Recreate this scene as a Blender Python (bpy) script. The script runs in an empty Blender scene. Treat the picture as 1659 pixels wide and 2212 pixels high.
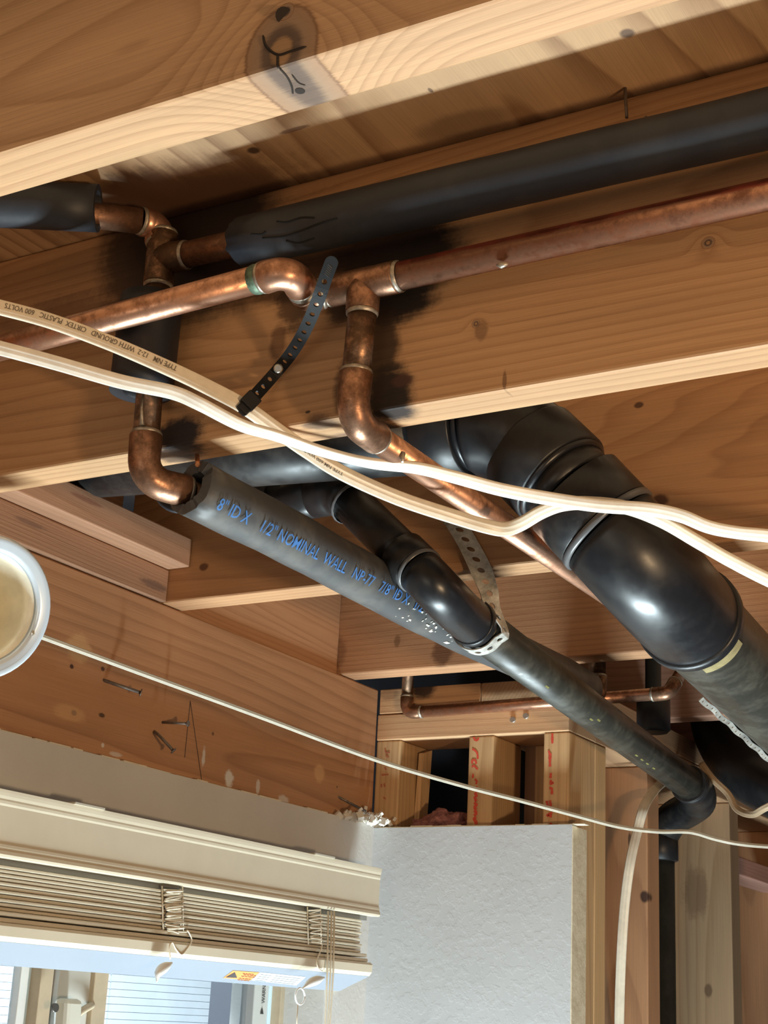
import bpy, bmesh, math, random
from mathutils import Vector, Matrix, noise as mnoise
random.seed(7)

# ------------------------------------------------------------------ camera
CZ = 2.0                       # eye height above the floor; all scene numbers below are relative to the eye
YAW, PITCH, ROLL, FPX = -0.537435893, 0.31756506, -0.0508532294, 3327.85
CXP, CYP = 829.5, 1106.0
fw = Vector((math.cos(PITCH)*math.sin(YAW), math.cos(PITCH)*math.cos(YAW), math.sin(PITCH)))
rt0 = Vector((math.cos(YAW), -math.sin(YAW), 0)); dn0 = fw.cross(rt0)
rt = math.cos(ROLL)*rt0 + math.sin(ROLL)*dn0
dn = -math.sin(ROLL)*rt0 + math.cos(ROLL)*dn0
scene = bpy.context.scene
cam_d = bpy.data.cameras.new('camera'); cam = bpy.data.objects.new('camera', cam_d)
scene.collection.objects.link(cam)
M = Matrix((( rt.x, -dn.x, -fw.x, 0), (rt.y, -dn.y, -fw.y, 0), (rt.z, -dn.z, -fw.z, CZ), (0, 0, 0, 1)))
cam.matrix_world = M
cam_d.sensor_fit = 'VERTICAL'; cam_d.sensor_height = 36.0; cam_d.sensor_width = 27.0
cam_d.lens = FPX/2212*36.0; cam_d.clip_start = 0.02; cam_d.clip_end = 100
scene.camera = cam

# ------------------------------------------------------------------ world, lights, exposure
world = bpy.data.worlds.new('world'); scene.world = world; world.use_nodes = True
bg = world.node_tree.nodes['Background']
bg.inputs[0].default_value = (0.62, 0.78, 1.0, 1); bg.inputs[1].default_value = 0.10

def area_light(name, loc, target, size, power, color, size_y=None):
    d = bpy.data.lights.new(name, 'AREA'); o = bpy.data.objects.new(name, d)
    scene.collection.objects.link(o); d.energy = power; d.color = color
    d.shape = 'RECTANGLE' if size_y else 'SQUARE'; d.size = size
    if size_y: d.size_y = size_y
    o.location = Vector(loc) + Vector((0, 0, CZ))
    o.rotation_euler = (Vector(target) - Vector(loc)).to_track_quat('-Z', 'Y').to_euler()
    return o
area_light('floor_bounce_light', (-0.66, 1.45, -1.50), (-0.65, 1.2, 0.5), 0.85, 90, (0.76, 0.92, 0.97), 0.14)  # unseen source added for the cool light bouncing up from below
area_light('room_lamp', (0.95, 0.24, -0.30), (-0.8, 1.2, 0.35), 0.12, 17, (1.0, 0.68, 0.38))
area_light('front_fill_light', (-0.35, -1.1, -0.15), (-0.5, 0.5, 0.5), 0.8, 4.0, (1.0, 0.84, 0.62))  # added unseen warm fill that lifts the nearest joist's face
area_light('siding_fill_light', (-1.75, 0.9, 1.1), (-3.2, 1.6, -0.1), 1.2, 520, (0.80, 0.93, 1.0))  # added lamp outside, brightens the siding in place of open sky
vs = scene.view_settings
scene.display_settings.display_device = 'sRGB'
vs.view_transform = 'Standard'; vs.look = 'None'; vs.gamma = 1.0; vs.use_curve_mapping = False
vs.exposure = 0.0

# ------------------------------------------------------------------ helpers
def V(*a): return Vector(a)
def ray(px, py): return rt*((px-CXP)/FPX) + dn*((py-CYP)/FPX) + fw
def at(px, py, X=None, Y=None, Z=None, D=None):
    """sight line through a photo pixel, met with a known plane of the room (or a known distance)"""
    d = ray(px, py)
    if X is not None: return d*(X/d.x)
    if Y is not None: return d*(Y/d.y)
    if Z is not None: return d*(Z/d.z)
    return d*D

class MB:
    def __init__(s): s.v = []; s.f = []; s.sm = []
    def add(s, vs_, fs, smooth=False):
        b = len(s.v); s.v += [Vector(q) for q in vs_]
        for f in fs: s.f.append([i+b for i in f]); s.sm.append(smooth)
        return s
    def box(s, x0, x1, y0, y1, z0, z1):
        return s.add([(x0,y0,z0),(x1,y0,z0),(x1,y1,z0),(x0,y1,z0),(x0,y0,z1),(x1,y0,z1),(x1,y1,z1),(x0,y1,z1)],
                     [(0,3,2,1),(4,5,6,7),(0,1,5,4),(1,2,6,5),(2,3,7,6),(3,0,4,7)])
    def obox(s, c, ax, ay, az):
        """box from centre and three half-axis vectors"""
        c, ax, ay, az = map(Vector, (c, ax, ay, az)); q = []
        for k in (-1, 1):
            for i, j in ((-1,-1),(1,-1),(1,1),(-1,1)): q.append(c+ax*i+ay*j+az*k)
        return s.add(q, [(0,3,2,1),(4,5,6,7),(0,1,5,4),(1,2,6,5),(2,3,7,6),(3,0,4,7)])
    def tube(s, pts, r, seg=24, cap=True, start=None):
        pts = [Vector(p) for p in pts]; n = len(pts)
        rs = r if isinstance(r, (list, tuple)) else [r]*n
        fr = frames(pts, start); b = []
        for i in range(n):
            T, N, B = fr[i]
            for k in range(seg):
                a = 2*math.pi*k/seg; b.append(pts[i] + (N*math.cos(a)+B*math.sin(a))*rs[i])
        fs = []
        for i in range(n-1):
            for k in range(seg):
                k2 = (k+1) % seg; fs.append((i*seg+k, i*seg+k2, (i+1)*seg+k2, (i+1)*seg+k))
        s.add(b, fs, True)
        if cap:
            o = len(s.v)-len(b)
            s.f.append([o+k for k in reversed(range(seg))]); s.sm.append(False)
            s.f.append([o+(n-1)*seg+k for k in range(seg)]); s.sm.append(False)
        return s
    def sweep(s, pts, prof, width_dirs, cap=True, smooth=True):
        """profile (w, t) pairs: w along width dir, t along thickness dir"""
        pts = [Vector(p) for p in pts]; n = len(pts); m = len(prof); b = []
        for i in range(n):
            T = (pts[min(i+1, n-1)]-pts[max(i-1, 0)]).normalized()
            W = Vector(width_dirs[i]); W = (W - T*W.dot(T)).normalized(); H = T.cross(W)
            for w, t in prof: b.append(pts[i]+W*w+H*t)
        fs = [(i*m+k, i*m+(k+1) % m, (i+1)*m+(k+1) % m, (i+1)*m+k) for i in range(n-1) for k in range(m)]
        s.add(b, fs, smooth)
        if cap:
            o = len(s.v)-len(b)
            s.f.append([o+k for k in reversed(range(m))]); s.sm.append(False)
            s.f.append([o+(n-1)*m+k for k in range(m)]); s.sm.append(False)
        return s

def frames(pts, start=None):
    n = len(pts); out = []
    T = (pts[1]-pts[0]).normalized()
    N = Vector(start) if start else (V(0,0,1) if abs(T.z) < .9 else V(1,0,0))
    N = (N-T*N.dot(T)).normalized()
    for i in range(n):
        if i == 0: T2 = T
        elif i == n-1: T2 = (pts[i]-pts[i-1]).normalized()
        else:
            T2 = ((pts[i]-pts[i-1]).normalized()+(pts[i+1]-pts[i]).normalized()).normalized()
        N = (N-T2*N.dot(T2)).normalized(); out.append((T2, N, T2.cross(N)))
    return out

def spline(pts, per=10):
    """Catmull-Rom through points"""
    P = [Vector(p) for p in pts]; P = [P[0]*2-P[1]]+P+[P[-1]*2-P[-2]]; out = []
    for i in range(1, len(P)-2):
        a, b, c, d = P[i-1:i+3]
        for k in range(per):
            t = k/per
            out.append(.5*((2*b)+(c-a)*t+(2*a-5*b+4*c-d)*t*t+(3*b-a-3*c+d)*t**3))
    out.append(P[-2]); return out

def bend(a, c, b, rad, n=12):
    """arc fillet of radius rad in the corner c between points a and b; returns the arc points"""
    a, b, c = Vector(a), Vector(b), Vector(c)
    u = (a-c).normalized(); w = (b-c).normalized()
    ang = u.angle(w); L = rad/math.tan(ang/2)
    p0 = c+u*L; p1 = c+w*L
    cen = c+(u+w).normalized()*(rad/math.sin(ang/2))
    q0 = p0-cen; q1 = p1-cen; tot = q0.angle(q1); ax = q0.cross(q1).normalized()
    return [cen+Matrix.Rotation(tot*k/n, 3, ax) @ q0 for k in range(n+1)]

PW = {}                                                 # world origin of every object
def make(name, mb, mat, parent=None, bevel=0, label=None, cat=None, group=None, kind=None, solid=0, base=None):
    me = bpy.data.meshes.new(name)
    lo = V(*[min(q[i] for q in mb.v) for i in range(3)]); hi = V(*[max(q[i] for q in mb.v) for i in range(3)])
    org = V((lo.x+hi.x)/2, (lo.y+hi.y)/2, lo.z)
    me.from_pydata([q-org for q in mb.v], [], mb.f); me.update()
    me.polygons.foreach_set('use_smooth', mb.sm)
    me.materials.append(mat)
    o = bpy.data.objects.new(name, me); scene.collection.objects.link(o)
    wo = org+V(0, 0, CZ)
    if parent: o.parent = parent; o.location = wo-PW[parent]
    else: o.location = wo
    PW[o] = wo
    if solid:
        m = o.modifiers.new('thickness', 'SOLIDIFY'); m.thickness = solid; m.offset = 0
    if bevel:
        m = o.modifiers.new('eased_edges', 'BEVEL'); m.width = bevel; m.segments = 2; m.limit_method = 'ANGLE'
    tag(o, label, cat, group, kind); return o
def tag(o, label=None, cat=None, group=None, kind=None):
    if label: o['label'] = label
    if cat: o['category'] = cat
    if group: o['group'] = group
    if kind: o['kind'] = kind
def thing(name, loc, label, cat, group=None):
    o = bpy.data.objects.new(name, None); scene.collection.objects.link(o)
    o.empty_display_size = .03
    o.location = Vector(loc)+V(0, 0, CZ); PW[o] = o.location.copy(); tag(o, label, cat, group); return o

def text_geo(body, size=1.0, bold=0.0):
    c = bpy.data.curves.new('lettering', 'FONT'); c.body = body; c.size = size; c.offset = bold; c.resolution_u = 2
    o = bpy.data.objects.new('lettering', c); scene.collection.objects.link(o)
    dg = bpy.context.evaluated_depsgraph_get(); dg.update()
    me = bpy.data.meshes.new_from_object(o.evaluated_get(dg))
    v = [q.co.copy() for q in me.vertices]; f = [list(p.vertices) for p in me.polygons]
    bpy.data.objects.remove(o); bpy.data.curves.remove(c); bpy.data.meshes.remove(me)
    return v, f
def text_on_cyl(body, P0, A, U, r, length, height, bold=0.0, flip=False):
    v, f = text_geo(body, 1.0, bold); A = Vector(A).normalized(); U = Vector(U); U = (U-A*U.dot(A)).normalized(); W = U.cross(A)
    x0 = min(q.x for q in v); x1 = max(q.x for q in v); sx = length/(x1-x0); out = []
    for q in v:
        t = (q.x-x0)*sx; h = (q.y-.35)*height/.7; th = h/r
        out.append(Vector(P0)+A*t+(U*math.cos(th)+W*math.sin(th))*r)
    return MB().add(out, f)
def text_flat(body, P0, right, up, length, height, bold=0.0):
    v, f = text_geo(body, 1.0, bold); x0 = min(q.x for q in v); x1 = max(q.x for q in v)
    y0 = min(q.y for q in v); y1 = max(q.y for q in v)
    R_, U_ = Vector(right).normalized(), Vector(up).normalized()
    return MB().add([Vector(P0)+R_*((q.x-x0)/(x1-x0)*length)+U_*((q.y-y0)/(y1-y0)*height) for q in v], f)

# ------------------------------------------------------------------ materials
class NT:
    def __init__(s, name):
        s.m = bpy.data.materials.new(name); s.m.use_nodes = True; s.t = s.m.node_tree
        s.b = s.t.nodes['Principled BSDF']
    def n(s, typ, **kw):
        q = s.t.nodes.new(typ)
        for k, val in kw.items(): setattr(q, k, val)
        return q
    def link(s, a, b): s.t.links.new(a, b)
    def put(s, sock, val):
        if hasattr(val, 'is_output'): s.link(val, sock)
        else: sock.default_value = val
    def math(s, op, a, b=None, c=None, clamp=False):
        q = s.n('ShaderNodeMath', operation=op, use_clamp=clamp); s.put(q.inputs[0], a)
        if b is not None: s.put(q.inputs[1], b)
        if c is not None: s.put(q.inputs[2], c)
        return q.outputs[0]
    def vec(s, op, a, b=None, scale=None):
        q = s.n('ShaderNodeVectorMath', operation=op); s.put(q.inputs[0], a)
        if b is not None: s.put(q.inputs[1], b)
        if scale is not None: s.put(q.inputs['Scale'], scale)
        return q.outputs['Value'] if op in ('LENGTH', 'DOT_PRODUCT', 'DISTANCE') else q.outputs[0]
    def noise(s, v, scale, detail=2.0, rough=.5, color=False):
        q = s.n('ShaderNodeTexNoise'); s.put(q.inputs['Vector'], v); q.inputs['Scale'].default_value = scale
        q.inputs['Detail'].default_value = detail; q.inputs['Roughness'].default_value = rough
        return q.outputs['Color'] if color else q.outputs[0]
    def mix(s, fac, a, b, mode='MIX'):
        q = s.n('ShaderNodeMix', data_type='RGBA', blend_type=mode)
        s.put(q.inputs[0], fac); s.put(q.inputs[6], a); s.put(q.inputs[7], b); return q.outputs[2]
    def ramp(s, fac, stops, interp='LINEAR'):
        q = s.n('ShaderNodeValToRGB'); s.put(q.inputs[0], fac); e = q.color_ramp.elements; q.color_ramp.interpolation = interp
        while len(e) < len(stops): e.new(.5)
        for i, (p, c) in enumerate(stops): e[i].position = p; e[i].color = (*c, 1) if len(c) == 3 else c
        return q.outputs[0]
    def maprange(s, v, a, b, c=0., d=1., smooth=True):
        q = s.n('ShaderNodeMapRange'); q.interpolation_type = 'SMOOTHSTEP' if smooth else 'LINEAR'
        s.put(q.inputs[0], v)
        for i, val in enumerate((a, b, c, d)): q.inputs[i+1].default_value = val
        return q.outputs[0]
    def pos(s): return s.n('ShaderNodeNewGeometry').outputs['Position']
    def rnd(s): return s.n('ShaderNodeObjectInfo').outputs['Random']
    def bump(s, h, strength=.3, dist=.001):
        q = s.n('ShaderNodeBump'); q.inputs['Strength'].default_value = strength; q.inputs['Distance'].default_value = dist
        s.link(h, q.inputs['Height']); s.link(q.outputs[0], s.b.inputs['Normal'])
    def fin(s, color=None, rough=None, metal=None, spec=None):
        if color is not None: s.put(s.b.inputs['Base Color'], color if hasattr(color, 'is_output') else (*color, 1))
        if rough is not None: s.put(s.b.inputs['Roughness'], rough)
        if metal is not None: s.put(s.b.inputs['Metallic'], metal)
        if spec is not None: s.b.inputs['Specular IOR Level'].default_value = spec
        return s.m

def plain(name, color, rough=.6, metal=0., spec=.5, var=.0, vscale=30.):
    k = NT(name)
    if var:
        f = k.noise(k.pos(), vscale, 4, .6)
        f = k.maprange(f, .3, .7, 1-var, 1+var, False)
        c = k.vec('SCALE', (*color,), scale=f)
        return k.fin(c, rough, metal, spec)
    return k.fin(color, rough, metal, spec)

def wood(name, axis='X', ring=.005, off=(.0, .05, .05), tilt=(0, 0, 0), early=(.48,.255,.110), late=(.33,.155,.060),
         warp=.012, spots=(), knots=(), rough=.6, contrast=.66, bumpk=.25):
    """sawn softwood: growth rings about the log's axis, fibres, knots and surface stains (world positions)"""
    early = (early[0], early[1]*1.09, early[2]*1.28); late = (late[0], late[1]*1.09, late[2]*1.30)      # greyed by age
    k = NT(name); p = k.pos(); p = k.vec('SUBTRACT', p, (0, 0, CZ)); rn = k.rnd()
    st = {'X': (1., 9., 9.), 'Y': (9., 1., 9.), 'Z': (9., 9., 1.)}[axis]
    rv = k.n('ShaderNodeCombineXYZ')
    for i in range(3): k.link(k.math('MULTIPLY', rn, (3.1, 5.3, 7.7)[i]), rv.inputs[i])
    ps = k.vec('ADD', k.vec('MULTIPLY', p, st), rv.outputs[0])
    wv = k.vec('SCALE', k.vec('SUBTRACT', k.noise(ps, 1.3, 2, .5, True), (.5, .5, .5)), scale=warp*2)
    q = k.vec('ADD', k.vec('SUBTRACT', p, off), wv)
    mp = k.n('ShaderNodeMapping'); k.link(q, mp.inputs['Vector']); mp.inputs['Rotation'].default_value = tilt
    q = mp.outputs[0]
    mask = {'X': (0, 1, 1), 'Y': (1, 0, 1), 'Z': (1, 1, 0)}[axis]
    d = k.vec('LENGTH', k.vec('MULTIPLY', q, mask))
    d = k.math('ADD', d, k.math('MULTIPLY', rn, .013))
    kcol = []
    for kc, kax, kr, kamp in knots:
        kd = k.vec('LENGTH', k.vec('MULTIPLY', k.vec('SUBTRACT', k.vec('ADD', p, k.vec('SCALE', wv, scale=.3)), kc), kax))
        g = k.math('POWER', 2.718, k.math('MULTIPLY', k.math('POWER', k.math('DIVIDE', kd, kr*2.3), 2.0), -1.0))
        d = k.math('ADD', d, k.math('MULTIPLY', g, kamp)); kcol.append((kd, kr))
    fr = k.math('FRACT', k.math('DIVIDE', d, ring))
    late_m = k.ramp(fr, [(0, (0,0,0)), (.5, (.10*contrast,)*3), (.82, (.75*contrast,)*3), (.92, (1.*contrast,)*3), (1., (0,0,0))])
    fb = k.noise(k.vec('MULTIPLY', ps, {'X': (1,14,14), 'Y': (14,1,14), 'Z': (14,14,1)}[axis]), 9, 3, .6)
    big = k.noise(ps, 2.0, 3, .6)
    col = k.mix(late_m, (*early, 1), (*late, 1))
    tone = k.math('MULTIPLY', k.maprange(fb, .25, .75, .86, 1.1, False), k.maprange(big, .3, .7, .86, 1.1, False))
    tone = k.math('MULTIPLY', tone, k.math('ADD', .9, k.math('MULTIPLY', rn, .2)))
    col = k.vec('SCALE', col, scale=tone)
    for kd, kr in kcol:
        kk = k.math('ADD', kd, k.math('MULTIPLY', k.math('SUBTRACT', fb, .5), kr*.14))
        u = k.math('DIVIDE', kk, kr)
        ktone = k.ramp(k.math('MULTIPLY', u, .8), [(0, (.36,.21,.10)), (.20, (.34,.19,.09)), (.28, (.07,.045,.035)), (.40, (.10,.065,.05)), (.52, (.30,.19,.115)), (.74, (.33,.19,.105)), (.80, (.16,.07,.03)), (.86, (.36,.18,.08))])
        col = k.mix(k.maprange(u, .96, 1.12, .9, 0.), col, ktone)
    nz = k.noise(k.vec('MULTIPLY', ps, {'X': (.7,3,3), 'Y': (3,.7,3), 'Z': (3,3,.7)}[axis]), 3.2, 4, .65)
    nz = k.math('ADD', k.math('MULTIPLY', nz, .65), k.math('MULTIPLY', k.noise(p, 140, 4, .7), .35))
    for c, r, scol, stg, rag in spots:
        u = k.vec('LENGTH', k.vec('DIVIDE', k.vec('SUBTRACT', p, c), r))
        u = k.math('ADD', u, k.math('MULTIPLY', k.math('SUBTRACT', nz, .5), rag))
        m = k.maprange(u, .55, 1.05, stg, 0.)
        col = k.mix(m, col, (*scol, 1))
    k.bump(k.math('ADD', k.math('MULTIPLY', fb, .6), k.math('MULTIPLY', fr, .4)), bumpk, .0012)
    return k.fin(col, rough, 0, .35)
CHAR = (.012, .009, .009); BRN = (.14, .065, .03); PAINT = (.62, .60, .56); NAVY = (.01, .01, .016)

# ------------------------------------------------------------------ geometry constants (metres from the eye)
JB, JT = .44, .66                               # joist bottom, joist top = subfloor
JY = [.5258, .935, 1.3464, 1.7402, 2.147, 2.553]
JW = .038
BX = -1.09                                      # face of the window-wall beam
WY = 1.84                                       # face of the end-wall framing
XE = -.80                                       # room-side face of the stud partition

def A3(px, py, **k): return tuple(at(px, py, **k))

# ------------------------------------------------------------------ setting
MAT_sub = wood('plywood_subfloor', 'Y', .021, (-.55, 0, .95), (.03, .0, .09), (.42,.24,.11), (.25,.125,.052), .03,
    spots=[(A3(318,425,Z=JT), (.06,.05,.03), CHAR, .98, .7), (A3(430,438,Z=JT), (.11,.055,.03), CHAR, .99, .6),
           (A3(360,430,Z=JT), (.16,.06,.03), BRN, .7, 1.2), (A3(1000,270,Z=JT), (.05,.02,.02), CHAR, .4, .6),
           (A3(548,325,Z=JT), (.007,.006,.01), (.05,.025,.015), .9, .3), (A3(1355,72,Z=JT), (.0065,.0065,.01), (.09,.05,.03), .9, .3),
           (A3(635,280,Z=JT), (.016,.003,.01), (.12,.05,.02), .8, 1.2), (A3(930,195,Z=JT), (.002,.004,.01), (.08,.04,.02), .8, .5)],
    contrast=.9)
make('ceiling', MB().box(-1.3, .9, -.4, 3.2, JT, JT+.02), MAT_sub, kind='structure',
     label='plywood subfloor overhead with dark streaks and scorch marks')
MAT_floor = plain('floor_covering', (.42, .38, .33), .7, var=.1, vscale=6)
make('floor', MB().box(-1.3, 3., -3., 3.2, -CZ-.02, -CZ), MAT_floor, kind='structure')

def drywall(name, col):
    k = NT(name); p = k.pos()
    h = k.noise(p, 95, 3, .55); h2 = k.noise(p, 34, 2, .5)
    hh = k.math('ADD', k.maprange(h, .45, .62, 0, 1), k.math('MULTIPLY', h2, .5))
    k.bump(hh, .16, .0006)
    f = k.maprange(k.noise(p, 9, 3, .6), .3, .7, .95, 1.04, False)
    return k.fin(k.vec('SCALE', col, scale=f), .72, 0, .3)
MAT_dry = drywall('painted_drywall_grey', (.56, .54, .51))
MAT_dry2 = drywall('painted_drywall_white', (.50, .51, .52))
kq = NT('raw_gypsum_edge'); kq.bump(kq.noise(kq.pos(), 60, 3, .6), .4, .002); MAT_plaster = kq.fin(kq.ramp(kq.noise(kq.pos(), 45, 4, .6), [(.3, (.58,.50,.35)), (.7, (.72,.64,.48))]), .9)
# window wall: drywall ring round the window opening
DX = BX+.012; W0, W1, WT, WB = -.3, 1.722, .135, -1.2
mb = MB()
mb.box(BX-.001, DX, -1., 1.84, WT, .249)
mb.box(BX-.001, DX, W1, 1.84, -CZ, WT)
mb.box(BX-.001, DX, -1., W0, -CZ, WT)
mb.box(BX-.001, DX, W0, W1, -CZ, WB)
wall_left = make('wall_left', mb, MAT_dry, kind='structure', label='grey textured drywall strip above the window blind')
make('wall_outer', MB().box(-1.33, -1.31, -1., 3.2, .16, JT+.02).box(-1.33, -1.31, 2.0, 3.2, -CZ, .16), plain('black_sheathing', (.015,.015,.02), .8), kind='structure')
# ragged torn top edge of the drywall
mb = MB(); rr = random.Random(3); y = 1.02
while y < 1.80:
    w = rr.uniform(.012, .05); h = rr.uniform(.0003, .0018)
    mb.box(BX, DX-.001, y, y+w, .249, .249+h); y += w*rr.uniform(.8, 1.3)
make('torn_edge', mb, MAT_plaster, wall_left, kind='stuff')
mb = MB().box(BX-.13, BX-.001, W1, W1+.02, WB, WT).box(BX-.13, BX-.001, W0, W1+.02, WT, WT+.02)
make('window_return', mb, MAT_dry, wall_left)
# end wall
wall_back = make('wall_back', MB().box(DX, -.787, 1.824, WY-.001, -CZ, .245), MAT_dry2, kind='structure',
     label='white textured drywall panel facing the room below the open framing')
mb = MB(); mb.box(-.787, -.7855, 1.824, 1.868, -CZ, .243)
make('raw_drywall_edge', mb, MAT_plaster, wall_back)
mb = MB(); x = -1.07
while x < -.80:
    w = rr.uniform(.01, .04); mb.box(x, x+w, 1.8245, 1.838, .245, .245+rr.uniform(.0003, .0025)); x += w
make('torn_edge', mb, MAT_plaster, wall_back, kind='stuff')

# ------------------------------------------------------------------ joists
MAT_j = {}
k1 = A3(603, 118, Y=JY[0])
MAT_j[0] = wood('joist_wood_knotty', 'X', .0072, (0, JY[0]+.075, .50), (.0, .03, .05), warp=.014,
    early=(.53,.285,.125), late=(.36,.175,.068),
    knots=[((k1[0], JY[0], k1[2]), (1., .25, .8), .021, .045), (A3(613,32,Y=JY[0]), (1., .2, 1.), .005, .008)],
    spots=[(A3(322,380,Z=JB), (.06,.03,.02), (.40,.25,.12), .5, 1.2)])
MAT_j[1] = wood('joist_wood_scorched', 'X', .0062, (0, JY[1]+.07, .575), (0, .02, .03), warp=.018,
    knots=[(A3(1530,525,Y=JY[1]), (1, .3, 1), .005, .010), (A3(1030,700,Y=JY[1]), (1, .3, 1), .0035, .006)],
    spots=[(A3(850,555,Y=JY[1]), (.075,.03,.06), CHAR, .98, .7), (A3(860,640,Y=JY[1]), (.042,.03,.028), CHAR, .97, .9),
           (A3(840,860,Y=JY[1]), (.026,.03,.035), CHAR, .98, 1.1), (A3(828,930,Z=JB), (.020,.03,.012), CHAR, .95, 1.3),
           (A3(820,760,Y=JY[1]), (.02,.03,.05), (.03,.018,.012), .9, 1.2), (A3(868,822,Y=JY[1]), (.011,.03,.007), (.06,.025,.018), .9, .9),
           (A3(745,840,Y=JY[1]), (.012,.03,.03), (.05,.025,.015), .8, 1.2), (A3(740,660,Y=JY[1]), (.02,.03,.02), (.03,.015,.01), .85, 1.2),
           (A3(640,650,Y=JY[1]), (.022,.03,.034), (.07,.035,.02), .85, 1.6), (A3(600,740,Y=JY[1]), (.010,.03,.022), (.10,.045,.025), .75, 1.3),
           (A3(430,520,Y=JY[1]), (.095,.04,.10), CHAR, .99, .5), (A3(455,590,Y=JY[1]), (.055,.03,.03), CHAR, .97, .7),
           (A3(470,470,Y=JY[1]), (.05,.03,.035), (.03,.018,.014), .9, 1.0), (A3(640,540,Y=JY[1]), (.13,.03,.05), (.04,.02,.014), .8, 1.0),
           (A3(385,945,Y=JY[1]), (.030,.03,.020), NAVY, .97, 1.5), (A3(380,985,Z=JB), (.022,.018,.01), (.06,.035,.025), .8, 1.5),
           (A3(315,545,Y=JY[1]), (.06,.03,.09), (.03,.016,.012), .85, 1.0), (A3(100,700,Y=JY[1]), (.16,.03,.03), (.10,.045,.03), .5, 1.5),
           (A3(690,915,Z=JB), (.018,.014,.01), (.08,.045,.03), .7, 1.6), (A3(780,945,Z=JB), (.03,.02,.01), (.12,.07,.05), .6, 1.6),
           (A3(1040,715,Y=JY[1]), (.006,.03,.010), (.14,.07,.035), .6, 1.2), (A3(1090,820,Y=JY[1]), (.002,.03,.010), (.13,.06,.03), .7, 1.2),
           (A3(665,890,Y=JY[1]), (.003,.03,.0015), (.03,.02,.02), .9, .6)])
MAT_j[2] = wood('joist_wood_wavy', 'X', .0075, (0, JY[2]+.09, .56), (.0, .05, .06), warp=.022, early=(.47,.235,.10), late=(.34,.15,.06),
    spots=[(A3(440,1225,Y=JY[2]), (.008,.03,.006), (.08,.03,.02), .85, .9), (A3(1380,875,Y=JY[2]), (.006,.02,.004), (.07,.03,.02), .9, .8),
           (A3(1425,1080,Y=JY[2]), (.012,.02,.008), (.05,.015,.012), .85, 1.)])
MAT_j[3] = wood('joist_wood_far', 'X', .006, (0, JY[3]+.06, .62), (0, .03, .03), warp=.015, early=(.46,.225,.10), late=(.34,.148,.062),
    spots=[(A3(955,1410,Y=JY[3]), (.018,.03,.022), (.12,.05,.025), .8, 1.6), (A3(858,1385,Y=JY[3]), (.006,.03,.010), (.15,.07,.03), .7, 1.2),
           (A3(725,1410,Y=JY[3]), (.02,.03,.03), (.16,.07,.035), .6, 1.2)])
MAT_j[4] = MAT_j[5] = wood('joist_wood_dark', 'X', .006, (0, JY[4]+.06, .60), (0, .03, .03), early=(.42,.21,.12), late=(.30,.14,.075))
jl = ['nearest floor joist overhead with a large cracked knot near its lower edge',
      'scorched floor joist behind the copper pipes and the nailed black strap',
      'floor joist right behind the big black elbow, wavy brown grain',
      'far floor joist whose bright lower edge runs just above the end wall plates',
      'dark floor joist behind the long copper branch at the far right',
      'deepest floor joist in shadow beyond the stud partition']
joists = []
for i in range(6):
    x0 = -1.134 if i in (3,) else (BX-.06 if i < 4 else -.98)
    mb = MB().box(x0, .9, JY[i], JY[i]+JW, JB, JT-.0005)
    joists.append(make('floor_joist', mb, MAT_j[i], bevel=.0022, label=jl[i], cat='joist', group='floor joists'))
# knot cracks and knot hole on the nearest joist
MAT_crack = plain('split_dark', (.02, .012, .008), .9)
def crack(pts, r, parent, name='split'):
    make(name, MB().tube(spline(pts, 5), [r*.35]+[r]*(5*(len(pts)-1)-1)+[r*.3], 6), MAT_crack, parent)
cy = JY[0]-.0002
crack([A3(568,76,Y=cy), A3(575,100,Y=cy), A3(600,118,Y=cy), A3(630,110,Y=cy), A3(662,100,Y=cy)], .0007, joists[0])
crack([A3(600,118,Y=cy), A3(600,140,Y=cy), A3(602,146,Y=cy)], .0008, joists[0])
crack([A3(603,146,Z=JB-.0001), A3(620,165,Z=JB), A3(630,185,Z=JB), A3(633,203,Z=JB)], .0006, joists[0])
crack([A3(630,160,Z=JB), A3(645,178,Z=JB), A3(660,184,Z=JB)], .0005, joists[0])
make('knot_hole', MB().tube([A3(613,33,Y=JY[0]-.0004), A3(613,33,Y=JY[0]+.004)], .0042, 14), MAT_crack, joists[0])
make('knot_hole', MB().tube([at(648,197,Z=JB-.0003), at(648,197,Z=JB-.0003)+V(0,0,.003)], .0026, 12), MAT_crack, joists[0])
MAT_iron = plain('rusty_nail_steel', (.16, .13, .11), .5, .6, var=.3, vscale=200)
MAT_cunail = plain('copper_nail', (.75, .33, .16), .35, .9)
mb = MB().tube([at(426,985,Z=JB-.002), at(427,1004,Z=JB-.017)], .0021, 10)
make('nail', mb, MAT_cunail, joists[1], label='copper-coated nail end under the joist')
make('nail', MB().tube([at(1350,190,Z=JT), at(1354,254,Z=JT-.028)], .0013, 8), MAT_iron, bpy.data.objects['ceiling'])
make('nail', MB().tube([at(1393,240,Z=JT-.01), at(1397,256,Z=JT-.022)], .002, 8), MAT_iron, bpy.data.objects['ceiling'])

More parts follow.
